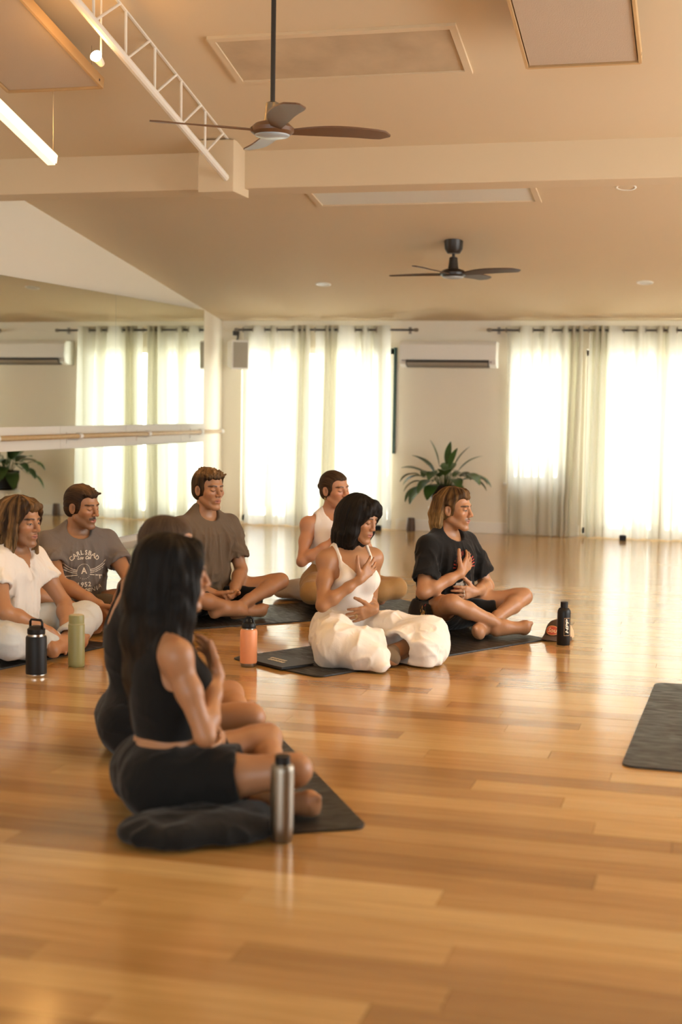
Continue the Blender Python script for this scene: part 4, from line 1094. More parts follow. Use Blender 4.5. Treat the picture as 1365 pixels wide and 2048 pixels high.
    def tank(s, m, name='tank_top', hem=.12, fit=.009, strap=.03, scoop=(.075, .10), back=.06, arm_r=.085, drop=.09, seed=3, folds_amp=.004, keep=None, res=.0055):
        T = s.T
        def b(F):
            s.torso(F, fit, .05, hips=hem < .2)
            F.clip((0, 0, hem), (0, 0, -1), .008)
            if keep is not None: F.fn_clip(keep); return
            for sd in (1, -1):
                c = s.Sh[sd]; out = A3(sd*(arm_r-.048), 0, 0)
                F.cone(c+out+A3(0, 0, .08), c+out*.9+A3(0, 0, -drop), arm_r, arm_r*.86, .006, 's')
            F.cone(T(0, .10, .60), T(0, .14, .60-scoop[1]), scoop[0]+.012, scoop[0]*.55, .01, 's')
            F.ell(T(0, .01, .635), (scoop[0], .085, .10), .006, None, 's')
            F.cone(T(0, -.10, .62), T(0, -.13, .62-back), scoop[0], scoop[0]*.8, .008, 's')
        def folds(V, N):
            P2 = np.stack([V[:, 0]*7, V[:, 1]*7, V[:, 2]*24+V[:, 0]*8], 1); w = ridge(P2+vnoise(V*8, seed)[:, None], seed)
            return folds_amp*(w**2-.4)*(1.3-np.clip((V[:, 2]-.1)/.4, 0, 1))
        return s.garment(name, m, b, res=res, folds=folds)
    def shorts(s, m, name='shorts', frac=.62, fit=.014, waist=.21, flare=.012, seed=5, col=None):
        def b(F):
            T = s.T
            F.ell(T(0, -.015, .12), A3(.168*s.g, .128*s.g, .115)+fit, .05)
            for sd in (1, -1): F.ell(T(sd*.085, -.05, .10), A3(.095*s.g, .10*s.g, .10)+fit, .04)
            for sd in (1, -1):
                H_, K = s.hip[sd], s.kn[sd]; e = H_+(K-H_)*frac; d = unit_v(K-H_)
                F.cone(H_, e+d*.03, .095*s.g+fit, .078*s.g+fit+flare, .05)
            F.clip((0, 0, waist), (0, 0, 1), .01)
            for sd in (1, -1):
                H_, K = s.hip[sd], s.kn[sd]; e = H_+(K-H_)*frac; d = unit_v(K-H_)
                X = F.ax[0][:, None, None]; Y = F.ax[1][None, :, None]; Z = F.ax[2][None, None, :]
                dd = (X-e[0])*d[0]+(Y-e[1])*d[1]+(Z-e[2])*d[2]
                F.D = np.where(((X*sd) > .02), np.maximum(F.D, np.minimum(dd, .05).astype(np.float32)), F.D)
                F.cone(e-d*.03, e+d*.04, .074*s.g+flare*.5, .074*s.g+flare, 0, 's')
        def folds(V, N):
            P2 = np.stack([V[:, 0]*22, V[:, 1]*10, V[:, 2]*16], 1); w = ridge(P2+vnoise(V*9, seed)[:, None], seed); return .007*(w**2-.4)
        return s.garment(name, m, b, folds=folds)
    def trousers(s, m, name='trousers', fit=.006, knee_r=0.0, hemr=0.0, hem_frac=.93, waist=.24, amp=.004, k=.03, seed=6, freq=(14, 14, 14), carve=True, extra=None, fold_fn=None):
        def b(F):
            T = s.T
            F.ell(T(0, -.015, .12), A3(.168*s.g, .126*s.g, .115)+fit, .05)
            for sd in (1, -1): F.ell(T(sd*.085, -.05, .10), A3(.095*s.g, .10*s.g, .10)+fit, .04)
            F.ell(T(0, 0, .22), A3(.125*s.g, .095*s.g, .08)+fit, .05)
            base = F.D
            for sd in (1, -1):
                H_, K, A_ = s.hip[sd], s.kn[sd], s.an[sd]; e = K+(A_-K)*hem_frac; d = unit_v(A_-K)
                F.D = np.full_like(base, 9.0)
                F.chain([H_, H_+(K-H_)*.45, K], [.092*s.g+fit+knee_r*.3, .078*s.g+fit+knee_r*.7, .055*s.g+fit+knee_r], k+.02)
                F.chain([K, K+(A_-K)*.35, e], [.055*s.g+fit+knee_r, .052*s.g+fit+knee_r, .034*s.g+fit+hemr], k+.02)
                if extra: extra(F, sd)
                X = F.ax[0][:, None, None]; Y = F.ax[1][None, :, None]; Z = F.ax[2][None, None, :]
                dd = (X-e[0])*d[0]+(Y-e[1])*d[1]+(Z-e[2])*d[2]
                F.D = np.maximum(F.D, dd.astype(np.float32))
                if carve: F.cone(e-d*.02, e+d*.06, .032*s.g+hemr*.8, .034*s.g+hemr, 0, 's')
                h = np.maximum(.02-np.abs(F.D-base), 0)/.02; base = np.minimum(base, F.D)-h*h*.005
            F.D = base; F.clip((0, 0, waist), (0, 0, 1), .01)
        def folds(V, N):
            w = ridge(V*np.array(freq)+vnoise(V*7, seed)[:, None]*1.6, seed); w2 = ridge(V*np.array(freq)*1.9+vnoise(V*11, seed+1)[:, None]*1.2, seed+3)
            return amp*((w**2-.45)*1.2 + (w2**2-.45)*.6)
        return s.garment(name, m, b, folds=fold_fn or folds)
    # ---- hair in the head's own frame
    def hairfield(s, build, res=.0038, dark=(.03, .02, .013), light=(.10, .06, .03), streak=.5, amp=.004, freq=55, name='hair', lo=(-.15, -.19, -.20), hi=(.15, .16, .18), grain=(1, 1, .12), tips=None, seed=2, flow='radial', top=None):
        F = Field(A3(*lo), A3(*hi), res); build(F)
        V, Q = F.mesh(); N = vnormals(V, Q)
        # strands run down / back: noise is stretched along the flow
        ang = np.arctan2(V[:, 0], V[:, 1]+.02) if flow == 'radial' else np.arctan2(V[:, 0], V[:, 2]+.05)
        P = np.stack([ang*.085*freq*grain[0], V[:, 1]*freq*.10*grain[1], V[:, 2]*freq*(grain[2] if flow == 'radial' else .12)], 1)
        w = ridge(P, seed); w2 = ridge(P*2.1, seed+1); V2 = V + N*(amp*(w**2-.5)+amp*.5*(w2**2-.5))[:, None]
        st = np.clip(streak*(vnoise(P*1.3, seed+5)-.35)*2.2 + .25*(w2-.5), 0, 1)[:, None]
        col = np.array(dark)*(1-st)+np.array(light)*st
        if tips is not None:
            tz, tw, tc = tips; q = np.clip((tz-V[:, 2])/tw, 0, 1)[:, None]*(.35+.65*st); col = col*(1-q)+np.array(tc)*q
        if top is not None:
            q = np.clip((V[:, 2]-top[0])/top[1], 0, 1)[:, None]*(.4+.6*st); col = col*(1-q)+np.array(top[2])*q
        Vp = s.H0 + V2 @ s.HR.T
        o = add_mesh(name, Vp, Q, M['hair'], s.o, col); fa = o.data.attributes.new('flow', 'FLOAT_VECTOR', 'POINT')
        fl_ = P*np.array([5.5, 1.6, 1.6]) + .6*vnoise(V*30, 8)[:, None]; fa.data.foreach_set('vector', fl_.astype(np.float32).ravel()); return o
    def cap(s, F, t=.010, line=.078, side=.020, nape=-.055, k=.012, vol=(0, 0, 0), part=0):
        """skull cap of hair thickness t; cleared over the face, the ears' front and the neck"""
        F.ell((0, -.018+vol[1], .042+vol[2]), (.076+t+vol[0], .097+t, .084+t), .01); F.ell((0, .026, .047), (.062+t, .056+t, .062+t), .02)
        F.ell((0, -.045, -.02), (.062+t, .060+t, .055), .03)
        F.cone((-.055, .13, line-.052), (.055, .13, line-.052), .056, .056, k, 's')      # forehead and brows
        for sd in (1, -1):
            F.cone((sd*.07, .085+side*.6, line-.066), (sd*.075, .075+side, -.10), .066, .075, k, 's')
            F.ell((sd*.088, -.006, -.004), (.022, .022, .036), .006, None, 's')
        F.cone((0, .10, -.05), (0, .09, -.14), .09, .10, k, 's'); F.clip((0, 0, nape), (0, .25, -1), .012)
# ------------------------------------------------------------------ the eight sitters
SK_TAN = (.40, .195, .095); SK_LIGHT = (.50, .27, .15); SK_MED = (.37, .18, .085); SK_FAIR = (.60, .36, .25)
HN = (0, -1, 0)
def bvh_of(V, Q): return BVHTree.FromPolygons([tuple(p) for p in V], [tuple(int(i) for i in q) for q in Q])
def print_on(p, V, Q, shapes, m, name, x0, z0, lift=.0018):
    """lay flat printed shapes (x to the person's LEFT as read from the front) on the front of a garment"""
    bv = bvh_of(V, Q); mb = MB()
    for vs, fs in shapes:
        out = []
        for v in vs:
            x, z = x0 - v[0], z0 + v[1]
            hit = bv.ray_cast(Vector((x, .6, z)), Vector((0, -1, 0)))
            y = (hit[0].y + lift) if hit[0] is not None else .12
            out.append((x, y, z))
        mb.add(out, fs)
    return mb.build(name, m, p.o)
def strip(pts, w):
    vs = []; n = len(pts)
    for i in range(n):
        a = Vector(pts[max(0, i-1)]); b = Vector(pts[min(n-1, i+1)]); d = (b-a); d.normalize(); q = Vector((-d.y, d.x))*w/2
        vs += [(pts[i][0]+q.x, pts[i][1]+q.y), (pts[i][0]-q.x, pts[i][1]-q.y)]
    return vs, [(2*i, 2*i+1, 2*i+3, 2*i+2) for i in range(n-1)]
def dense(a, b, n=10): return [(a[0]+(b[0]-a[0])*i/n, a[1]+(b[1]-a[1])*i/n) for i in range(n+1)]
def arc_text(txt, size, R_, cx, cz, a0, a1, up=True):
    out = []; n = len(txt)
    for i, ch in enumerate(txt):
        if ch == ' ': continue
        a = a0+(a1-a0)*i/max(1, n-1); v, f = text_mesh(ch, size, offset=.0006)
        c, s_ = math.cos(a), math.sin(a); rot = -(a if up else -a)
        cr, sr = math.cos(rot), math.sin(rot)
        px, pz = (cx+R_*s_, cz+R_*c) if up else (cx+R_*s_, cz-R_*c)
        out.append(([(px+q.x*cr-q.y*sr, pz+q.x*sr+q.y*cr) for q in v], f))
    return out

# 1 -- the woman in front: long dark hair, black crop top and shorts, seen from behind her right side
def person_front():
    p = Person((-1.69, 4.16), 36, 'woman in black crop top and shorts with long dark hair, nearest the camera', SK_TAN, fem=True, ts=1.0, girth=.98, hs=.96, head=(3, -4, 0), lean=.015, lat=-.03,
               knees=((.275, .39, .165), (-.14, .38, .165)), ankles=((-.03, .31, .055), (.07, .33, .05)), toes=((-.18, .36, .03), (.21, .37, .03)),
               wr=((.050, .155, .425), (.035, .165, .225)), el_pole=((.75, -.2, -1), (-.9, -.1, -.5)))
    p.body({1: ((-.55, -.1, .8), HN), -1: ((.93, -.22, -.22), HN, dict(spread=.09))}, dict(brow=(.03, .018, .012), eyes='closed'), res=.0064)
    blk = cloth('black_rib', (.007, .0066, .0064), .9)
    p.tank(blk, 'crop_top', hem=.236, fit=.007, scoop=(.070, .06), back=.03, arm_r=.080, drop=.07)
    p.shorts(cloth('black_shorts', (.007, .0068, .0065), .85), frac=.56, fit=.010, waist=.228, flare=.016)
    def hair(F):
        p.cap(F, .013, line=.088, side=.028, nape=-.30)
        F.chain([(0, -.070, .05), (0, -.088, -.06), (-.005, -.092, -.20), (-.01, -.080, -.33), (-.01, -.072, -.50)], [.074, .072, .070, .062, .036], .05)
        for sd in (1, -1):
            F.chain([(sd*.055, -.02, .075), (sd*.082, -.005, 0), (sd*.088, -.004, -.09), (sd*.092, -.02, -.20), (sd*.075, -.05, -.32)], [.030, .030, .034, .040, .030], .03)
            F.chain([(sd*.03, .055, .105), (sd*.064, .046, .05), (sd*.076, .036, -.04), (sd*.082, .030, -.13), (sd*.090, .04, -.225)], [.020, .024, .026, .028, .014], .03)
            F.chain([(sd*.04, -.07, .0), (sd*.070, -.070, -.15), (sd*.062, -.072, -.34), (sd*.045, -.075, -.50)], [.038, .040, .034, .015], .03)
    p.hairfield(hair, .0042, (.0055, .0045, .004), (.010, .007, .005), .4, .0045, 60, lo=(-.19, -.28, -.60), hi=(.19, .15, .17), tips=(-.10, .22, (.045, .028, .014)))
    return p
# 2 -- shaved head beside her
def person_buzz():
    p = Person((-2.07, 4.87), 30, 'person with shaved head and black tank top, half hidden by the long-haired woman', SK_TAN, fem=True, ts=1.0, girth=1.06, hs=1.0, head=(0, -6, 0), lean=-.03, neck_f=.09, sh=.175,
               knees=((.24, .37, .15), (-.22, .38, .145)), ankles=((-.02, .30, .055), (.10, .36, .05)),
               wr=((.05, .16, .42), (-.07, .17, .24)), el_pole=((.75, .0, -1), (-.9, -.3, -.4)))
    p.body({1: ((-.6, -.1, .75), HN), -1: ((.95, -.05, -.12), HN)}, dict(brow=(.05, .03, .02), eyes='closed'), res=.0068)
    blk = cloth('black_jersey', (.0075, .007, .0068), .9)
    p.tank(blk, 'tank_top', hem=.10, fit=.012, scoop=(.072, .06), back=.10, arm_r=.105, drop=.12, folds_amp=.006)
    p.shorts(cloth('dark_shorts', (.009, .0085, .0085), .85), frac=.5, fit=.012, waist=.20)
    def hair(F):
        p.cap(F, .0035, line=.085, side=.016, nape=-.06)
    p.hairfield(hair, .0040, (.060, .038, .024), (.10, .066, .042), .35, .0008, 120)
    return p
# 3 -- left edge: long wavy hair, white V-neck tee, pale jeans
def person_wavy():
    p = Person((-3.57, 6.62), -8, 'man with long wavy hair, white V-neck tee and pale jeans at the left edge', SK_TAN, ts=.845, girth=.98, hs=1.0, head=(4, -4, 0), lean=.06, lat=-.02, sh=.175,
               knees=((.38, .29, .115), (-.36, .21, .13)), ankles=((-.04, .30, .05), (.05, .36, .05)), toes=((-.16, .36, .03), (.2, .38, .03)),
               wr=((.085, .315, .125), (-.075, .32, .088)), el_pole=((.9, -.3, .1), (-.9, -.3, .1)))
    p.body({1: ((-.75, .25, -.45), (-.3, -.2, -1), dict(curl=(.35, .4, .3))), -1: ((.5, .55, -.4), (.2, -.3, -1), dict(curl=(.3, .4, .3)))}, dict(brow=(.05, .03, .018), eyes='open', stubble=.35), headkw=dict(jaw=1.04, nose=1.05))
    p.tee(cloth('white_cotton', (.80, .76, .70), .9), hem=.10, sleeve=.52, fit=.014, neck=(.085, .035), vneck=.185, amp=.8, seed=11)
    p.trousers(cloth('pale_denim', (.62, .64, .62), .9, var=(7, (.50, .53, .53, 1))), fit=.010, knee_r=.012, hemr=.022, hem_frac=.86, amp=.0045, seed=13)
    def hair(F):
        p.cap(F, .016, line=.088, side=.022, nape=-.10, vol=(.004, -.004, .004))
        r = random.Random(21)
        for sd in (1, -1):
            for i in range(9):
                y0 = .045-.016*i; pts = []; rs = []
                for j in range(7):
                    t = j/6; wv = .010*math.sin(t*9+i*1.7+sd)
                    pts.append((sd*(.035+.052*min(1, t*2.2)+wv*.6+.004*i*t), y0-.018*t+wv, .112-.27*t*(1-.04*i) if t > .25 else .112-.10*t)); rs.append(.019-.011*t)
                F.chain(pts, rs, .010)
        for i in range(7):
            x0 = -.06+.02*i; F.chain([(x0, -.10, .06), (x0*1.2, -.118, -.03), (x0*1.25, -.118+.008*math.sin(i*2), -.11), (x0*1.2, -.105, -.165)], [.024, .024, .020, .008], .012)
        F.chain([(-.02, .07, .108), (.03, .082, .098), (.062, .072, .07), (.080, .050, .02)], [.014, .013, .012, .009], .01)
        F.chain([(-.02, .07, .108), (-.045, .078, .095), (-.070, .062, .06), (-.082, .045, .0)], [.014, .013, .012, .009], .01)
    p.hairfield(hair, .0040, (.028, .015, .008), (.34, .19, .075), .6, .0036, 60, lo=(-.17, -.19, -.24), hi=(.17, .15, .18), tips=(-.03, .14, (.52, .33, .14)))
    return p
# 4 -- grey printed tee, moustache
def person_grey():
    p = Person((-3.60, 7.47), -45, 'man with moustache and grey printed tee, eyes closed, before the mirror', SK_TAN, ts=.90, girth=1.0, hs=.98, head=(-30, -8, 2), lean=.06, lat=.0, sh=.180,
               knees=((.30, .29, .215), (-.32, .30, .17)), ankles=((-.06, .33, .06), (.05, .38, .055)), toes=((-.2, .40, .03), (.2, .42, .03)),
               wr=((-.01, .37, .165), (-.10, .38, .15)), el_pole=((.9, -.2, .1), (-.9, -.3, .1)))
    p.body({1: ((-.35, .55, -.75), (-.8, -.2, .2), dict(curl=(.3, .4, .3))), -1: ((.3, .6, -.7), (.8, -.2, .2), dict(curl=(.3, .4, .3)))}, dict(brow=(.045, .026, .016), eyes='closed', stubble=.55, moustache=.95), headkw=dict(jaw=1.06, nose=1.06))
    o, V, Q = p.tee(cloth('grey_cotton', (.185, .160, .142), .92, var=(5, (.15, .13, .118, 1))), hem=.09, sleeve=.60, fit=.016, neck=(.070, .025), loose=1.03, amp=1.0, seed=21)
    sh = arc_text('CARLSBAD', .036, .105, 0, -.105, -.80, .80)
    v, f = text_mesh('Los Cat', .026, shear=.35, offset=.0008); sh.append(([(q.x, q.y-.030) for q in v], f))
    cz = -.105
    for sd in (1, -1):      # wings either side of a lettered dial
        for k, (dy, l) in enumerate(((.040, .135), (.028, .130), (.016, .120))):
            sh.append(strip([(sd*(.040+l*.70*t), cz+.006-k*.009+(dy+.012)*t**1.6) for t in [i/8 for i in range(9)]], .0045))
        sh.append(strip([(sd*(.040+.085*t), cz-.022-.010*t) for t in [i/8 for i in range(9)]], .005)); sh.append(strip([(sd*.10, cz-.03), (sd*.10, cz-.036), (sd*.10, cz-.05)], .006))
    ring = [(.040*math.cos(a*PI/16), cz+.040*math.sin(a*PI/16)) for a in range(0, 17)]; sh.append(strip(ring, .0022))
    for k in range(13):
        a = PI+PI*k/12; sh.append(strip([(.043*math.cos(a), cz+.043*math.sin(a)), (.047*math.cos(a), cz+.047*math.sin(a))], .003))
    v, f = text_mesh('A', .050, offset=.001); sh.append(([(q.x, q.y+cz) for q in v], f))
    v, f = text_mesh('1952', .036, offset=.0006); sh.append(([(q.x*1.25, q.y+cz-.078) for q in v], f))
    sh += arc_text('CALIFORNIA', .036, .30, 0, cz+.185, -.36, .36, up=False)
    print_on(p, V, Q, sh, M['offwhite_print'], 'chest_print', .0, .435)
    p.shorts(cloth('khaki_shorts', (.17, .13, .09), .9), frac=.62, fit=.016, waist=.19)
    def hair(F):
        p.cap(F, .011, line=.094, side=.030, nape=-.055)
        r = random.Random(5)
        for i in range(46):
            a = r.uniform(-1.1, 1.1); t = r.random(); x = .058*math.sin(a); y = -.06+.125*t; z = .125-.010*abs(a)-.045*max(0, t-.55)
            F.cone((x, y, z-.012), (x+r.uniform(-.015, .015), y+.016, z+r.uniform(-.002, .008)-.01*t), .010, .006, .008)
    p.hairfield(hair, .0036, (.026, .014, .008), (.075, .040, .019), .6, .0026, 70, flow='back', top=(.08, .04, (.13, .068, .03)))
    return p
# 5 -- brown tee, curly short hair
def person_brown():
    p = Person((-3.05, 8.13), -32, 'man with short curly hair, brown tee and black shorts, eyes closed', SK_TAN, ts=1.03, girth=.95, hs=1.0, head=(0, -2, 0), lean=.015, lat=.0, sh=.182,
               knees=((.32, .30, .16), (-.34, .27, .20)), ankles=((-.05, .30, .055), (.10, .345, .055)), toes=((-.20, .33, .03), (.24, .27, .03)),
               wr=((.125, .235, .165), (-.035, .235, .150)), el_pole=((.9, -.45, -.1), (-.9, -.45, -.1)))
    p.body({1: ((-.85, .45, -.25), (-.1, -.2, 1), dict(curl=(.35, .45, .35))), -1: ((.85, .45, -.2), (.1, -.2, 1), dict(curl=(.35, .4, .3)))}, dict(brow=(.045, .025, .013), eyes='closed', stubble=.12), headkw=dict(jaw=.98, nose=1.0))
    p.tee(cloth('brown_cotton', (.150, .108, .072), .92, var=(5, (.125, .09, .06, 1))), hem=.10, sleeve=.76, fit=.018, neck=(.068, .022), loose=1.06, amp=1.25, seed=31)
    p.shorts(cloth('black_boardshorts', (.008, .0078, .008), .8), frac=.66, fit=.018, waist=.18, flare=.014)
    def hair(F):
        p.cap(F, .013, line=.094, side=.028, nape=-.065)
        r = random.Random(9)
        for i in range(120):
            a = r.uniform(-1.25, 1.25); t = r.random(); x = .068*math.sin(a); y = -.07+.150*t; z = .128-.026*abs(a)**1.5-.040*max(0, t-.62)-.01*max(0, .3-t)
            q = r.uniform(0, 6.28); F.cone((x, y, z-.010), (x+.017*math.cos(q), y+.017*math.sin(q)+.004, z+r.uniform(-.002, .010)), .0095, .006, .006)
    p.hairfield(hair, .0036, (.022, .012, .006), (.10, .055, .02), .6, .0028, 80, top=(.075, .03, (.36, .20, .08)))
    return p
# 6 -- woman at the back: white tank, tan leggings
def person_tan():
    p = Person((-2.43, 8.78), -52, 'woman in white crop tank and tan leggings, eyes closed, behind the black bob', (.49, .235, .125), fem=True, ts=.94, girth=1.0, hs=.97, head=(-22, -2, 3), lean=.01,
               knees=((.25, .30, .10), (-.30, .29, .105)), ankles=((-.07, .30, .05), (.05, .36, .05)),
               wr=((.06, .165, .40), (-.07, .17, .25)), el_pole=((.9, -.1, -.9), (-.9, -.2, -.5)), z0=MT+.035)
    p.body({1: ((-.75, -.05, .5), HN), -1: ((.95, -.05, -.12), HN)}, dict(brow=(.05, .028, .016), eyes='closed', flush=.14), feet=(1, -1), headkw=dict(jaw=.98, nose=.98, lips=1.1))
    p.tank(cloth('white_rib', (.82, .76, .70), .9), 'crop_tank', hem=.235, fit=.008, scoop=(.060, .035), back=.03, arm_r=.074, drop=.07)
    p.trousers(cloth('tan_lycra', (.36, .205, .075), .6), 'leggings', fit=.006, amp=.0018, hem_frac=.97, waist=.255, seed=41)
    def hair(F):
        p.cap(F, .0075, line=.096, side=.034, nape=-.06)
        F.ell((0, -.125, .02), (.030, .028, .030), .012)
    p.hairfield(hair, .0036, (.045, .024, .012), (.085, .047, .022), .4, .0012, 80, flow='back')
    # earring and fine necklace
    e = MB(); c = Vector(p.h(.080, -.012, -.045)); e.tube([c+Vector((0, .009*math.cos(k*PI/6), .009*math.sin(k*PI/6)-.006)) for k in range(13)], .0022, 6); e.build('earring', M['brass'], p.o, smooth=True)
    return p
# 7 -- black bob, white tank, white trousers
def person_bob():
    p = Person((-1.89, 7.19), -45, 'woman with black bob, white tank and wide white trousers, hand on heart', SK_MED, fem=True, ts=.925, girth=.96, hs=.96, head=(-26, -13, -2), lean=.02, lat=-.005,
               knees=((.28, .34, .095), (-.26, .36, .105)), ankles=((-.06, .38, .05), (.05, .455, .05)), toes=((-.22, .40, .03), (.19, .385, .03)),
               wr=((.035, .165, .395), (-.050, .180, .238)), el_pole=((.75, .25, -1), (-.45, -.9, -.5)), sh=.143)
    p.body({1: ((-.72, -.08, .62), HN, dict(spread=.07, thumb=(.45, .9, .0), curl=(.15, .2, .15))), -1: ((.96, -.06, -.22), HN, dict(spread=.10))}, dict(brow=(.025, .016, .011), eyes='closed', lip=(.40, .15, .11)), headkw=dict(jaw=.95, nose=.86, lips=1.0))
    def flap(F, sd):     # the wide hems pool on the floor in front of the shins
        if sd > 0: F.chain([(.27, .36, .080), (.20, .47, .070), (.16, .53, .050), (.15, .60, .020)], [.090, .078, .052, .020], .05); F.cone((.10, .50, .05), (.17, .59, .02), .045, .02, .04)
        else: F.chain([(-.26, .38, .095), (-.20, .47, .085), (-.13, .53, .065), (-.13, .575, .025)], [.100, .088, .065, .025], .05); F.cone((-.22, .47, .07), (-.19, .575, .02), .07, .02, .04)
    def drape(V, N):     # long creases run down each leg, finer ones gather at crotch and hem
        sg = np.sign(V[:, 0]+1e-9); u = V[:, 0]*sg*.62+V[:, 1]*.78; v = V[:, 0]*sg*.78-V[:, 1]*.62; w0 = vnoise(V*7, 3)[:, None]*1.1
        a = ridge(np.stack([u*5, v*15+sg*7, V[:, 2]*13], 1)+w0, 53); b = ridge(np.stack([u*17, v*7+sg*3, V[:, 2]*16], 1)+w0, 57); c = vnoise(V*9, 59)
        return .012*(a**3-.28) + .007*(b**3-.25)*np.clip(c*2-.4, 0, 1) + .006*(c-.5)
    wt = cloth('white_ribbed', (.84, .79, .72), .9)
    zt = p.T(0, 0, .405)[2]; zb = p.T(0, 0, .43)[2]; za = p.T(0, 0, .50)[2]
    def keep(X, Y, Z):
        ax = np.abs(X); front = zt + ax*1.25; front = np.where(ax > .088, za-(ax-.088)*2.4, front); back = np.where(ax > .08, zb-(ax-.08)*1.2, zb)
        top = np.where(Y > 0, front, back)
        return np.minimum((Z-top)*.6, np.abs(ax-.092)-.0085)
    p.tank(wt, 'tank_top', hem=.15, fit=.008, seed=51, keep=keep, res=.005, folds_amp=.007)
    p.trousers(cloth('white_parachute_cotton', (.82, .77, .70), .8, crease=1.0, cs=15), 'wide_trousers', fit=.012, knee_r=.026, hemr=.065, hem_frac=.70, waist=.225, amp=1, k=.05, seed=53, extra=flap, fold_fn=drape)
    for sd in (-1,):   # knitted sock
        F = Field(p.an[sd]-.16, p.an[sd]+.16, .005); d = unit_v(p.kn[sd]-p.an[sd]); t = unit_v(p.to[sd]-p.an[sd])
        F.chain([p.an[sd]+d*.075, p.an[sd]+d*.01, p.an[sd]+t*.06], [.038, .0385, .034], .015); F.cone(p.an[sd], p.an[sd]-t*.050-A3(0, 0, .018), .038, .036, .02); F.clip((0, 0, .003), (0, 0, -1))
        V, Q = F.mesh(); add_mesh('sock', V, Q, cloth('grey_brown_knit', (.19, .14, .09), .95), p.o)
    def hair(F):
        F.ell((0, -.022, .046), (.094, .113, .098), .01); F.ell((0, .030, .058), (.078, .062, .064), .02)
        F.cone((0, -.035, .0), (0, -.035, -.105), .098, .094, .04); F.cone((0, -.075, .0), (0, -.070, -.120), .066, .062, .04)
        for sd in (1, -1):
            F.chain([(sd*.060, .030, .085), (sd*.078, .030, .02), (sd*.082, .026, -.06), (sd*.078, .024, -.115)], [.030, .028, .026, .018], .03)
            # curtain fringe swept off the parting
            F.chain([(sd*.010, .072, .110), (sd*.034, .078, .088), (sd*.057, .073, .056), (sd*.073, .056, .020)], [.021, .021, .019, .015], .02)
            for i in range(7):
                a = .25-i*.36; F.cone((sd*.088*math.cos(a), -.030+.090*math.sin(a), -.09), (sd*.084*math.cos(a), -.030+.088*math.sin(a), -.145-.008*((i*5) % 3)), .018, .006, .012)
        F.cone((0, .125, .035), (0, .125, .0), .030, .052, .008, 's'); F.cone((0, .115, -.01), (0, .10, -.17), .062, .078, .010, 's')
    p.hairfield(hair, .0036, (.0065, .0052, .0045), (.016, .011, .008), .35, .0038, 70, lo=(-.15, -.19, -.20), hi=(.15, .16, .18))
    b = MB(); c = p.wr[-1] + A3(.108, -.005, -.028); b.tube([Vector(c)+Vector((0, .0115*math.cos(k*PI/6), .0115*math.sin(k*PI/6))) for k in range(13)], .0022, 6); b.build('ring', M['brass'], p.o, smooth=True)
    return p
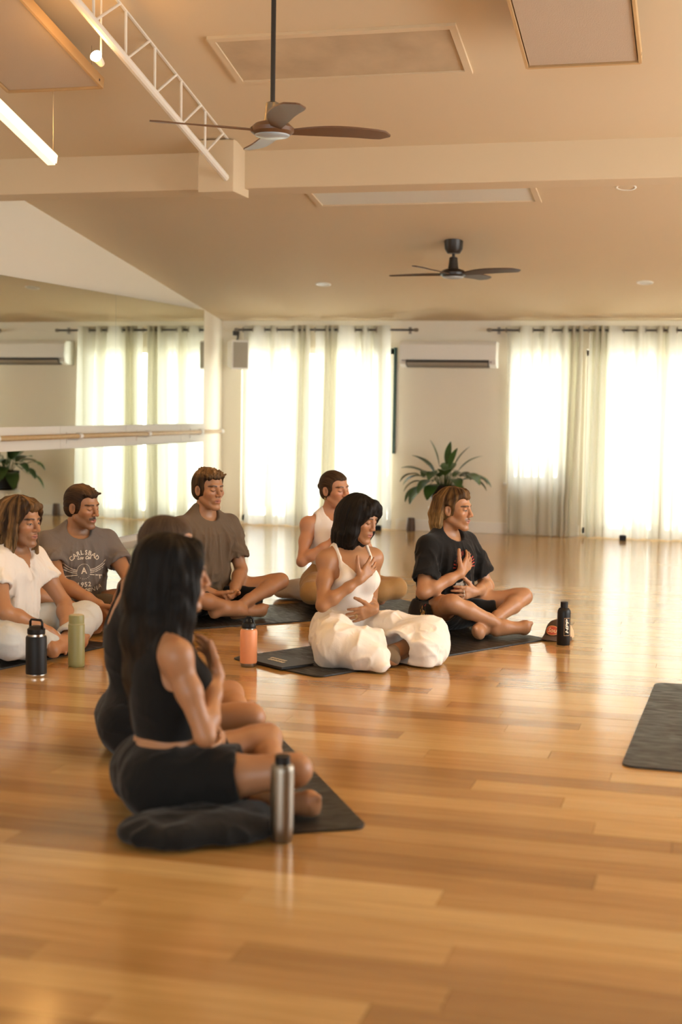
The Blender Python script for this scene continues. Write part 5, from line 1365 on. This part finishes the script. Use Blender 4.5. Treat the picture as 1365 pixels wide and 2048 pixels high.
# 8 -- black tee, chin-length blond hair
def person_blond():
    p = Person((-1.55, 8.09), -28, 'man with chin-length blond hair and moustache, black tee, hand on heart', SK_TAN, ts=.915, girth=.97, hs=.98, head=(-16, -3, 0), lean=.03, lat=-.01, sh=.172,
               knees=((.28, .27, .20), (-.32, .31, .19)), ankles=((.0, .43, .065), (.05, .34, .06)), toes=((-.18, .52, .06), (.26, .42, .03)),
               wr=((.08, .175, .345), (-.05, .185, .232)), el_pole=((.9, .0, -.9), (-.9, -.1, -.5)))
    p.body({1: ((-.75, .0, .60), HN, dict(spread=.11, thumb=(.45, .9, .05))), -1: ((.96, -.05, .02), HN, dict(spread=.07))}, dict(brow=(.05, .028, .014), eyes='open', moustache=.65, stubble=.18, tach_w=.9), headkw=dict(jaw=1.0, nose=.98))
    o, V, Q = p.tee(cloth('black_cotton', (.0085, .008, .0078), .92), hem=.09, sleeve=.72, fit=.018, neck=(.074, .025), loose=1.06, amp=1.1, seed=61)
    sh = []
    for k in range(15):
        a = -1.5+3.0*k/14; x, z = .075*math.sin(a), -.05+.075*math.cos(a); sh.append(strip([(x, z), (x+.022*math.sin(a), z+.022*math.cos(a))], .0075))
    sh.append(strip(dense((-.03, -.03), (.03, -.03)), .03))
    print_on(p, V, Q, sh, M['red_print'], 'chest_print', .0, .42)
    sh = [strip(dense((-.075, -.015), (.0, .028)), .012), strip(dense((0, .028), (.075, -.015)), .012), strip(dense((-.07, -.008), (.07, -.008)), .024)]
    print_on(p, V, Q, sh, mat('grey_print', (.42, .36, .30), .8), 'chest_print', .0, .285)
    sh = [strip(dense((-.085, -.03), (.085, -.03)), .006), strip(dense((-.07, -.045), (.07, -.045)), .005)]
    print_on(p, V, Q, sh, M['red_print'], 'chest_print', .0, .285)
    o, V, Q = p.shorts(cloth('black_print_shorts', (.011, .0105, .0105), .85), frac=.60, fit=.020, waist=.18, flare=.016)
    # floral print on the right leg
    bv = bvh_of(V, Q); r = random.Random(3); cols = {'red': MB(), 'yellow': MB(), 'cream': MB()}
    H_, K = Vector(p.hip[1]), Vector(p.kn[1])
    for i in range(26):
        t = r.uniform(.30, .58); q = H_+(K-H_)*t; dirn = Vector((.85, -.65, r.uniform(-.75, .15))).normalized()
        hit = bv.ray_cast(q+dirn*.4, -dirn)
        if hit[0] is None: continue
        c, n = hit[0]+hit[1]*.0015, hit[1]; u = n.orthogonal().normalized(); w = n.cross(u); rr = r.uniform(.005, .010)
        cols[r.choice(list(cols))].add([c+u*rr*math.cos(a*PI/3+i)*(1.5 if a % 2 else .9)+w*rr*math.sin(a*PI/3+i) for a in range(6)], [tuple(range(6))])
    for nme, mb in cols.items():
        if mb.v: mb.build('floral_print', mat('print_'+nme, {'red': (.45, .06, .06), 'yellow': (.45, .27, .07), 'cream': (.5, .38, .22)}[nme], .8), p.o)
    def hair(F):
        p.cap(F, .012, line=.090, side=.018, nape=-.09, vol=(.0, -.004, .002))
        for sd in (1, -1):
            for i in range(9):
                a = -.25-i*.17; x, y = sd*.080*math.cos(a), -.022+.104*math.sin(a)
                F.chain([(sd*.028, .050-.013*i, .118), (x*.92, y*.90-.006, .065), (x*1.10, y*1.06, -.02), (x*1.13, y*1.06, -.085), (x*1.06, y*1.06-.002, -.122-.005*(i % 3))], [.014, .017, .018, .017, .008], .009)
            F.chain([(sd*.012, .068, .114), (sd*.042, .058, .102), (sd*.070, .026, .076), (sd*.086, -.012, .040)], [.010, .011, .012, .011], .01)
        for i in range(6):
            x0 = -.05+.02*i; F.chain([(x0, -.10, .06), (x0*1.15, -.122, -.03), (x0*1.1, -.118, -.112)], [.022, .021, .009], .010)
    p.hairfield(hair, .0038, (.036, .018, .007), (.30, .165, .06), .5, .0036, 62, tips=(.01, .13, (.60, .40, .17)))
    for dx, dz in ((.112, .010), (.108, -.010)):
        b = MB(); c = p.wr[-1] + A3(dx, -.004, dz); b.tube([Vector(c)+Vector((0, .0125*math.cos(k*PI/6), .0125*math.sin(k*PI/6))) for k in range(13)], .0022, 6); b.build('ring', M['chrome'], p.o, smooth=True)
    return p
# ------------------------------------------------------------------ soft things beside the sitters
def soft(name, label, cat, m, build, lo, hi, res=.006, folds=None, loc=(0, 0, 0), rz=0):
    F = Field(A3(*lo), A3(*hi), res); build(F); F.clip((0, 0, .001), (0, 0, -1)); V, Q = F.mesh(); N = vnormals(V, Q)
    if folds: V = V + N*folds(V)[:, None]; V = relax(V, Q, 1, .4)
    V[:, 2] = np.maximum(V[:, 2], .001); o = add_mesh(name, V, Q, m, None); o.location = loc; o.rotation_euler = (0, 0, rz); return tag(o, label, cat)
def pillow(F):
    X = F.ax[0][:, None, None]; Y = F.ax[1][None, :, None]; Z = F.ax[2][None, None, :]
    ex = np.abs(X/.24)**3+np.abs(Y/.17)**3; th = .062*np.clip(1-ex, 0, 1)**.45+.006
    F.D = np.maximum((np.abs(Z-.075-.10*X+.25*np.clip(X, 0, 1)) - th)*.6, ((ex)**(1/3)-1)*.17).astype(np.float32)
soft('cushion', 'pale grey cushion under the woman in tan leggings', 'cushion', cloth('grey_linen', (.42, .37, .33), .9), pillow, (-.28, -.22, 0), (.28, .22, .20), loc=(-2.66, 9.02, MT), rz=math.radians(150), folds=lambda V: .005*(ridge(V*np.array([14, 9, 9]), 4)**2-.4))
def pile(F):
    F.ell((-.12, .02, .025), (.15, .13, .040), .04); F.ell((.03, .05, .028), (.14, .11, .040), .04); F.ell((.02, -.05, .02), (.20, .07, .03), .04); F.ell((.14, .05, .035), (.06, .05, .035), .03)
soft('black_garment', 'crumpled black garment on the mat beside the steel bottle', 'garment', cloth('black_fleece', (.008, .0078, .0075), .85), pile, (-.32, -.20, 0), (.28, .22, .12), loc=(-1.450, 3.935, MT), rz=math.radians(36), folds=lambda V: .018*(ridge(V*np.array([11, 17, 12])+vnoise(V*9)[:, None], 6)**2-.4))
def roll(F): F.cone((-.13, 0, .05), (.13, .01, .045), .05, .045, .01); F.ell((0, .01, .03), (.17, .06, .035), .03)
soft('tan_towel', 'rolled tan towel on the floor behind the man in pale jeans', 'towel', cloth('tan_towelling', (.36, .19, .075), .95), roll, (-.22, -.12, 0), (.22, .12, .13), loc=(-4.10, 7.92, 0), rz=math.radians(20), folds=lambda V: .004*(vnoise(V*40)-.5))
import time as _time
for fn in (person_front, person_buzz, person_wavy, person_grey, person_brown, person_tan, person_bob, person_blond):
    _t0 = _time.time(); fn(); print(fn.__name__, round(_time.time()-_t0, 2))
